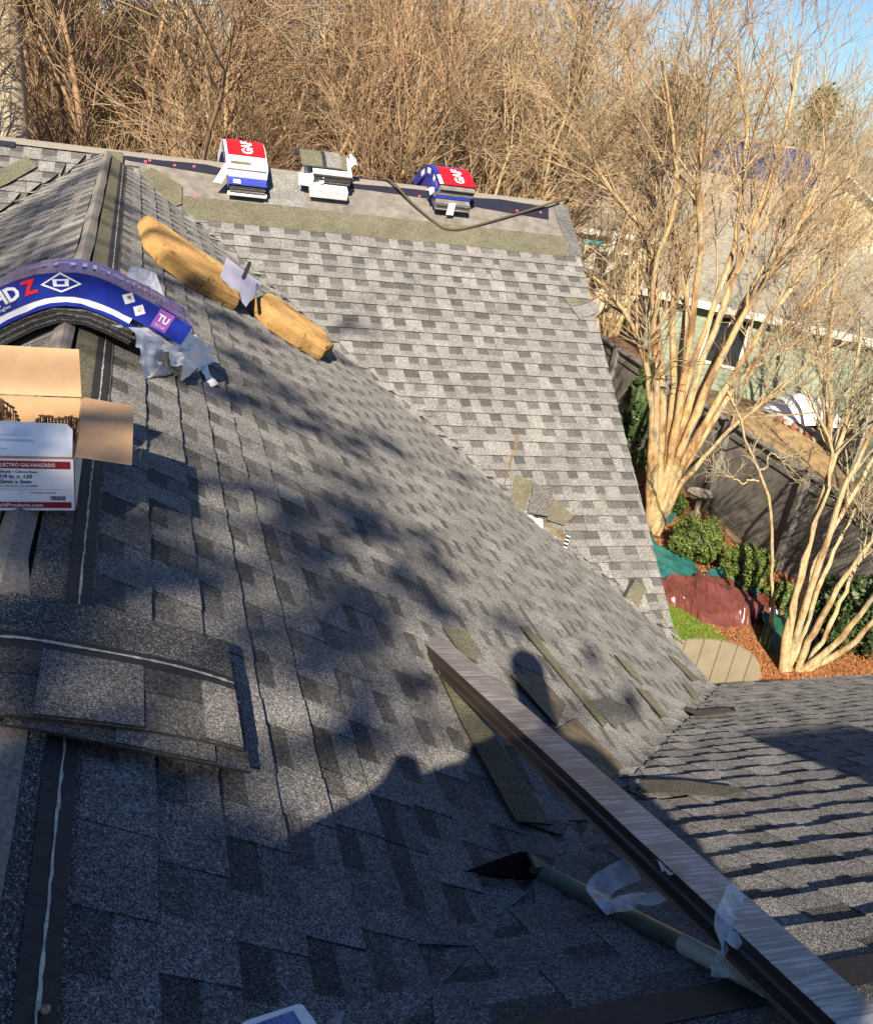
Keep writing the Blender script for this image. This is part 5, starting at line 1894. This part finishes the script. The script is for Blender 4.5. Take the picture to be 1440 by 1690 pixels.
def tarp(name, up, lo, mat, seed, label, amp=0.10, base=0.10):
    rng = np.random.default_rng(seed)
    nu, nv = 150, 52
    U = resample([pZ(x, y, GZ + .02) for x, y in up], nu)
    L = resample([pZ(x, y, GZ + .02) for x, y in lo], nu)
    t = np.linspace(0, 1, nv)
    P = U[:, None] * (1 - t)[None, :, None] + L[:, None] * t[None, :, None]
    X, Y = P[:, :, 0], P[:, :, 1]
    hgt = np.zeros(X.shape)
    for k in range(11):
        th = rng.uniform(-.5, .9) + (PI if k % 2 else 0)
        fr = (2.2, 3.1, 4.3, 6.1, 7.7, 9.5, 12, 15, 19, 24, 31)[k]
        wob = 0.5 * np.sin(1.7 * X + 2.3 * Y + k) + 0.3 * np.sin(4.1 * X - 3.3 * Y + 2 * k)
        w_ = 1 - np.abs(np.sin(fr * (math.cos(th) * X + math.sin(th) * Y) + wob + rng.uniform(0, 6)))
        hgt += w_ ** 2.2 * (2.4 / fr)
    hgt += rng.normal(0, .012, hgt.shape)
    j = np.arange(nv)[None, :]
    edge = np.minimum(1, np.minimum(j, nv - 1 - j) / 7.0) * np.ones((nu, 1))
    P[:, :, 2] += base * edge * 0.6 + amp * hgt * (0.12 + .88 * edge)
    P[:, :, :2] += np.cumsum(rng.normal(0, .004, (nu, 1, 2)), 0)
    V = P.reshape(-1, 3)
    ii, jj = np.meshgrid(np.arange(nu - 1), np.arange(nv - 1), indexing='ij')
    a = (ii * nv + jj).ravel()
    F = np.stack([a, a + nv, a + nv + 1, a + 1], -1)
    o = np_mesh(name, V, F, mat)
    return tag(o, label, 'tarp')


tarp('ground_sheet', [(1068, 885), (1085, 902), (1112, 905), (1135, 930), (1148, 955), (1172, 950), (1205, 958), (1245, 985)], [(1080, 960), (1092, 966), (1110, 968), (1130, 968), (1150, 968), (1175, 966), (1205, 975), (1248, 996)], 'teal_tarp', 1, 'crumpled teal plastic sheet on the bed above the maroon one')
tarp('ground_sheet', [(1075, 850), (1090, 842), (1105, 850), (1118, 852)], [(1072, 870), (1085, 876), (1098, 872), (1115, 862)], 'teal_tarp', 4, 'small piece of teal sheet by the foot of the big myrtle', 0.06, .04)
tarp('ground_sheet', [(1080, 966), (1105, 958), (1135, 966), (1165, 960), (1200, 968), (1240, 985), (1272, 1008)], [(1085, 1000), (1112, 1004), (1135, 1016), (1160, 1034), (1190, 1038), (1235, 1036), (1282, 1022)], 'maroon_tarp', 2, 'crumpled maroon plastic sheet with folds on the bed', 0.13, .14)
tarp('ground_sheet', [(1250, 1030), (1275, 1024), (1300, 1020), (1345, 1015), (1400, 1030)], [(1252, 1062), (1270, 1078), (1300, 1086), (1350, 1080), (1400, 1070)], 'green_tarp', 3, 'dark green plastic sheet behind the pale stems', 0.14, .2)
crumple('wrapper_scrap', quad_fn([pZ(1262, 1008, GZ + .1), pZ(1285, 1006, GZ + .2), pZ(1290, 1024, GZ + .12), pZ(1268, 1022, GZ + .18)], np.array([0, 0, 1.0])), 6, 6, 0.04, 'white_film', 71, 'torn white plastic lying at the end of the maroon sheet', 'plastic scrap')

# birdbath
bb = pZ(1146, 852, GZ)
root = empty('birdbath', tuple(bb), 'small stone birdbath standing against the grey fence', 'birdbath')
mb = MB()
mb.tube([bb, bb + (0, 0, .08), bb + (0, 0, .14), bb + (0, 0, .42)], [.12, .11, .05, .06], 12, 'stone')
mb.build('pedestal', parent=root, smooth=True)
mb = MB()
mb.tube([bb + (0, 0, .42), bb + (0, 0, .47), bb + (0, 0, .50)], [.08, .23, .27], 16, 'stone', cap=False)
mb.tube([bb + (0, 0, .50), bb + (0, 0, .46)], [.24, .1], 16, 'stone', cap=True)
mb.build('bowl', parent=root, smooth=True)

# privacy fence along x = 11.1
FX = 11.12
fence = empty('privacy_fence', (FX, 14, GZ), 'tall grey brown board fence behind the mulch bed', 'fence')
bw = 0.142
brd = MB()
brd.box((0, 0, .9), (0.022, bw - .004, 1.78), 'fence_wood')
bo = brd.build('board', parent=None, at=(0, 0, 0))
bo.parent = fence
first = True
n = int((21.0 - 6.6) / bw)
for i in range(n):
    o = bo if first else bo.copy()
    if not first:
        COL.objects.link(o)
        o.parent = fence
    first = False
    o.location = (RNG.uniform(-.003, .003), 6.6 + i * bw - 14, RNG.uniform(-.01, .01))
for y in np.arange(6.6, 21.2, 2.42):
    mb = MB()
    mb.box((FX - .075, y, GZ + .95), (.115, .115, 1.92), 'fence_wood')
    p = mb.build('post', parent=fence)
    mb = MB()
    z = GZ + 1.915
    q = [(-.09, -.09), (.09, -.09), (.09, .09), (-.09, .09)]
    for k in range(4):
        a, c = q[k], q[(k + 1) % 4]
        mb.face([(FX - .075 + a[0], y + a[1], z), (FX - .075 + c[0], y + c[1], z), (FX - .075, y, z + .07)], 'post_cap')
    mb.face([(FX - .075 + a[0], y + a[1], z) for a in q[::-1]], 'post_cap')
    mb.build('cap', parent=p)
for z, w in ((1.815, .14),):
    mb = MB()
    mb.box((FX, 13.8, GZ + z), (w, 14.4, .035), 'fence_wood')
    mb.build('top_rail', parent=fence)
mb = MB()
mb.box((FX - .028, 13.8, GZ + 1.62), (.03, 14.4, .085), 'fence_wood')
mb.build('rail', parent=fence)
mb = MB()
mb.box((FX - .03, 13.8, GZ + .06), (.03, 14.4, .12), 'fence_wood')
mb.build('base_board', parent=fence)

# arched gate near the house corner
GY = 6.55
gate = empty('arched_gate', (5.9, GY, GZ), 'arched board gate of olive tan planks beyond the low eave', 'gate')
xl, xr = pY(1128, 1075, GY)[0], pY(1252, 1128, GY)[0]
topz = pY(1150, 1056, GY)[2]
zr = pY(1250, 1126, GY)[2]
xc = pY(1148, 1056, GY)[0]
nb = 9
hw = xr - xc
for i in range(nb):
    a = xc - hw + 2 * hw * i / nb
    c = xc - hw + 2 * hw * (i + 1) / nb - .014
    def zt(x):
        f = min(1, abs(x - xc) / hw)
        return zr + (topz - zr) * math.sqrt(max(0, 1 - f * f))
    mb = MB()
    pts = [(a, GY, GZ + .05), (c, GY, GZ + .05)] + [(c + (a - c) * k / 3, GY, zt(c + (a - c) * k / 3)) for k in range(4)]
    mb.prism([np.array(p) for p in pts], (0, -0.025, 0), 'gate_wood')
    mb.build('plank', parent=gate)

# ================================================================== NEIGHBOURS


def gable_house(name, c, lx, ly, zb, ze, zr, rz, wall, roofm, label, along_x=True, over=0.35, wins=(), extra=None):
    """box with a gable roof; ridge along local x"""
    root = empty(name, (c[0], c[1], zb), label, 'house', 'neighbouring houses')
    cz, sz = math.cos(rz), math.sin(rz)
    def Wd(x, y, z):
        return np.array([c[0] + cz * x - sz * y, c[1] + sz * x + cz * y, z])
    hx, hy = lx / 2, ly / 2
    mb = MB()
    for (a, b_) in (((-hx, -hy), (hx, -hy)), ((hx, -hy), (hx, hy)), ((hx, hy), (-hx, hy)), ((-hx, hy), (-hx, -hy))):
        mb.face([Wd(*a, zb), Wd(*b_, zb), Wd(*b_, ze), Wd(*a, ze)], wall)
    for s in (-1, 1):
        mb.face([Wd(s * hx, -hy, ze), Wd(s * hx, hy, ze), Wd(s * hx, 0, zr)], wall)
    mb.build('wall', parent=root)
    # lap siding lines as thin proud boards on the two long walls
    mb = MB()
    z = zb + .2
    while z < ze - .1:
        for s in (-1, 1):
            mb.face([Wd(-hx, s * (hy + .004), z), Wd(hx, s * (hy + .004), z), Wd(hx, s * (hy + .018), z - .0), Wd(-hx, s * (hy + .018), z)], wall)
            mb.face([Wd(-hx, s * (hy + .018), z), Wd(hx, s * (hy + .018), z), Wd(hx, s * (hy + .004), z + .16), Wd(-hx, s * (hy + .004), z + .16)], wall)
        z += .165
    mb.build('siding', parent=root)
    slope = (zr - ze) / hy
    for s in (-1, 1):
        mb = MB()
        e_ = hy + over
        zz = ze - slope * over
        top = [Wd(-hx - over, s * e_, zz + .12), Wd(hx + over, s * e_, zz + .12), Wd(hx + over, 0, zr + .12), Wd(-hx - over, 0, zr + .12)]
        if s < 0:
            mb.prism(top, (0, 0, .09), roofm)
        else:
            mb.prism(top[::-1], (0, 0, .09), roofm)
        rf = mb.build('roof', parent=root)
        mb = MB()
        mid = Wd(0, s * (e_ + .012), zz + .04)
        mb.box(mid, (lx + 2 * over, .025, .2), 'white_trim', rz=rz)
        mb.build('fascia', parent=root)
        # shingle course ridges
        mb = MB()
        nrow = int(math.hypot(e_, zr - zz) / .3)
        for i in range(1, nrow):
            f0 = i / nrow
            a = Wd(-hx - over, s * e_ * (1 - f0), zz + .12 + (zr - zz) * f0)
            b_ = Wd(hx + over, s * e_ * (1 - f0), zz + .12 + (zr - zz) * f0)
            f1 = (i + .95) / nrow
            a2 = Wd(-hx - over, s * e_ * (1 - f1), zz + .12 + (zr - zz) * f1)
            b2 = Wd(hx + over, s * e_ * (1 - f1), zz + .12 + (zr - zz) * f1)
            u_ = np.array([0, 0, .02])
            mb.face([a + u_, b_ + u_, b2 + u_ * .15, a2 + u_ * .15], roofm)
            mb.face([a, b_, b_ + u_, a + u_], roofm)
        mb.build('shingle_courses', parent=root)
        tag(root.children[-1], kind='stuff')
    for s in (-1, 1):       # rake boards
        for t in (-1, 1):
            mb = MB()
            a, b_ = Wd(s * (hx + over + .012), t * (hy + over), ze - slope * over + .03), Wd(s * (hx + over + .012), 0, zr + .03)
            u_ = np.array([0, 0, .18])
            mb.prism([a, b_, b_ + u_ * .5, a + u_ * .5], (cz * .02 * s, sz * .02 * s, 0), 'white_trim')
            mb.build('rake_board', parent=root)
    for (side_, u, z0, w, h) in wins:
        f = {'f': (0, -1), 'b': (0, 1), 'l': (-1, 0), 'r': (1, 0)}[side_]
        if f[0] == 0:
            P = lambda a, z, d: Wd(a, f[1] * (hy + d), z)
        else:
            P = lambda a, z, d: Wd(f[0] * (hx + d), a, z)
        mb = MB()
        t = .09
        for (a0, a1, b0, b1) in ((u - w / 2 - t, u + w / 2 + t, z0 - t, z0), (u - w / 2 - t, u + w / 2 + t, z0 + h, z0 + h + t), (u - w / 2 - t, u - w / 2, z0, z0 + h), (u + w / 2, u + w / 2 + t, z0, z0 + h), (u - .02, u + .02, z0, z0 + h)):
            mb.face([P(a0, b0, .05), P(a1, b0, .05), P(a1, b1, .05), P(a0, b1, .05)], 'white_trim')
        wf = mb.build('window', parent=root)
        mb = MB()
        mb.face([P(u - w / 2, z0, .025), P(u + w / 2, z0, .025), P(u + w / 2, z0 + h, .025), P(u - w / 2, z0 + h, .025)], 'glass')
        mb.build('pane', parent=wf)
    return root, Wd


h1, W1 = gable_house('neighbour_house', (19.2, 33.0), 12.5, 7.5, GZ, -2.9, -0.9, math.radians(-52 + 90 - 52), 'cream_wall', 'roof_tan', 'tan roofed house with white fascia behind the right end of the far ridge', wins=(('f', -2, -5, 1.2, 1.3), ('f', 2, -5, 1.2, 1.3)))
h2, W2 = gable_house('neighbour_house', (37.5, 55.0), 14, 8.0, GZ, -2.6, 0.2, math.radians(-12), 'cream_wall', 'roof_tan', 'far house carrying dark blue solar panels on its roof', wins=(('f', -3, -5, 1.2, 1.4), ('f', 1, -5, 1.2, 1.4)))
sl_ = 2.8 / 4.0
for i in range(5):
    for k in range(2):
        y0, y1 = -3.7 + k * 1.75, -3.7 + k * 1.75 + 1.65
        x0 = -4.2 + i * 1.75
        mb = MB()
        zf = lambda y: 0.2 + .12 + y * sl_ + .09
        q = [W2(x0, y0, zf(y0)), W2(x0 + 1.65, y0, zf(y0)), W2(x0 + 1.65, y1, zf(y1)), W2(x0, y1, zf(y1))]
        mb.prism(q, (0, 0, .04), 'solar')
        mb.build('solar_panel', parent=h2)
h3, W3 = gable_house('neighbour_house', (29.5, 33.5), 9, 8.5, GZ, -2.9, -0.2, math.radians(40), 'cream_wall', 'roof_tan', 'cream gabled house at the right edge above the mint green one', wins=(('l', 0, -4.6, 1.2, 1.3), ('f', 0, -4.6, 1.2, 1.3)))
h4, W4 = gable_house('neighbour_house', (20.5, 21.8), 11.0, 6.0, GZ, -3.5, -1.9, math.radians(-42), 'mint', 'roof_grey', 'mint green sided house with grey roof beyond the fence', wins=(('f', -3.2, -5.2, 1.0, 1.3), ('f', 1.5, -5.2, 1.0, 1.3), ('l', 0, -5.2, 1.0, 1.3)))
h5, W5 = gable_house('garden_shed', (17.6, 13.2), 3.6, 4.2, GZ, -3.7, -2.7, math.radians(-4), 'mint', 'roof_grey', 'mint sided outbuilding with white corner boards at the right edge', wins=(('l', 0.2, -5.0, .8, 1.0),), over=.2)
h5['category'] = 'shed'
for u in (-1, 1):
    mb = MB()
    mb.box(W5(-1.83, u * 2.08, GZ + 1.15), (.06, .14, 2.3), 'white_trim', rz=math.radians(-4))
    mb.build('corner_board', parent=h5)

# deck, turquoise mat and white gutter elbow near the tan roofed house
mb = MB()
rg = random.Random(3)
root = empty('yard_deck', (13.2, 24.5, GZ), 'low reddish wooden deck seen past the end of the far ridge', 'deck')
for i in range(16):
    mb = MB()
    mb.box((11.6 + i * .2, 24.5, GZ + .45 + rg.uniform(-.005, .005)), (.185, 4.5, .035), 'deck_wood')
    mb.build('plank', parent=root)
mb = MB()
for x in (11.7, 14.5):
    for y in (22.5, 26.5):
        mb.box((x, y, GZ + .21), (.1, .1, .42), 'deck_wood')
mb.build('support', parent=root)
root = empty('gutter_pipe', tuple(pY(985, 440, 20.0)), 'bent white downpipe showing past the right end of the far ridge', 'pipe')
mb = MB()
mb.tube([pY(953, 392, 20), pY(968, 440, 20), pY(988, 446, 20), pY(993, 452, 19.9), pY(1014, 436, 19.9)], .06, 8, 'white_trim')
mb.build('lower_run', parent=root)
mb = MB()
mb.tube([pY(1016, 383, 20.4), pY(1000, 440, 20.2)], .06, 8, 'white_trim')
mb.build('upper_run', parent=root)
mb = MB()
P0 = pY(960, 398, 22)
mb.tube([P0, P0 + (.5, -.1, 0), P0 + (.55, -.1, 0)], [.07, .07, .09], 10, 'turquoise')
tag(mb.build('pool_float', smooth=True), 'turquoise roll lying near the bent white downpipe', 'roll')
# white covered thing and rock border in the neighbour's yard
wt = pZ(1325, 695, GZ)
crumple('white_cover', lambda u, v, h: (wt[0] - .9 + 1.9 * u, wt[1] - .6 + 1.5 * v, GZ + .05 + .65 * (math.sin(PI * u) ** .5) * (math.sin(PI * v) ** .5) + h), 10, 10, 0.03, 'white_film', 81, 'white sheet over something in the neighbouring yard', 'cover')
rk = [(1275, 690), (1288, 697), (1300, 702), (1313, 708), (1326, 714), (1338, 722), (1348, 728)]
words = ['first', 'second', 'third', 'fourth', 'fifth', 'sixth', 'seventh']
for i, (x, y) in enumerate(rk):
    P = pZ(x, y, GZ)
    bm = bmesh.new()
    bmesh.ops.create_icosphere(bm, subdivisions=2, radius=.17)
    rg = random.Random(i)
    for v in bm.verts:
        v.co = Vector((v.co.x * 1.2, v.co.y, v.co.z * .7)) * (1 + rg.uniform(-.14, .14))
    me = bpy.data.meshes.new('border_rock')
    bm.to_mesh(me)
    bm.free()
    me.materials.append(MATS['brick' if i % 2 else 'stone'])
    o = bpy.data.objects.new('border_rock', me)
    o.location = (P[0], P[1], GZ + .06)
    link(o)
    tag(o, '%s rock from the left in the border before the white cover' % words[i], 'rock', 'rocks edging the neighbouring yard')
# picket fence far left behind the myrtles
pf = empty('picket_fence', (0.5, 17.6, GZ), 'pale wooden picket fence glimpsed behind the reddish myrtles', 'fence')
pk = MB()
pk.prism([(-.045, 0, 0), (.045, 0, 0), (.045, 0, 1.75), (0, 0, 1.82), (-.045, 0, 1.75)], (0, -.02, 0), 'picket')
po = pk.build('picket', at=(0, 0, 0))
po.parent = pf
for i in range(90):
    o = po if i == 0 else po.copy()
    if i:
        COL.objects.link(o)
        o.parent = pf
    o.location = (-6 + i * .125, 0, .05)
mb = MB()
for z in (.4, 1.4):
    mb.box((0.1, 17.64, GZ + z), (11.4, .04, .09), 'picket')
mb.build('rail', parent=pf)
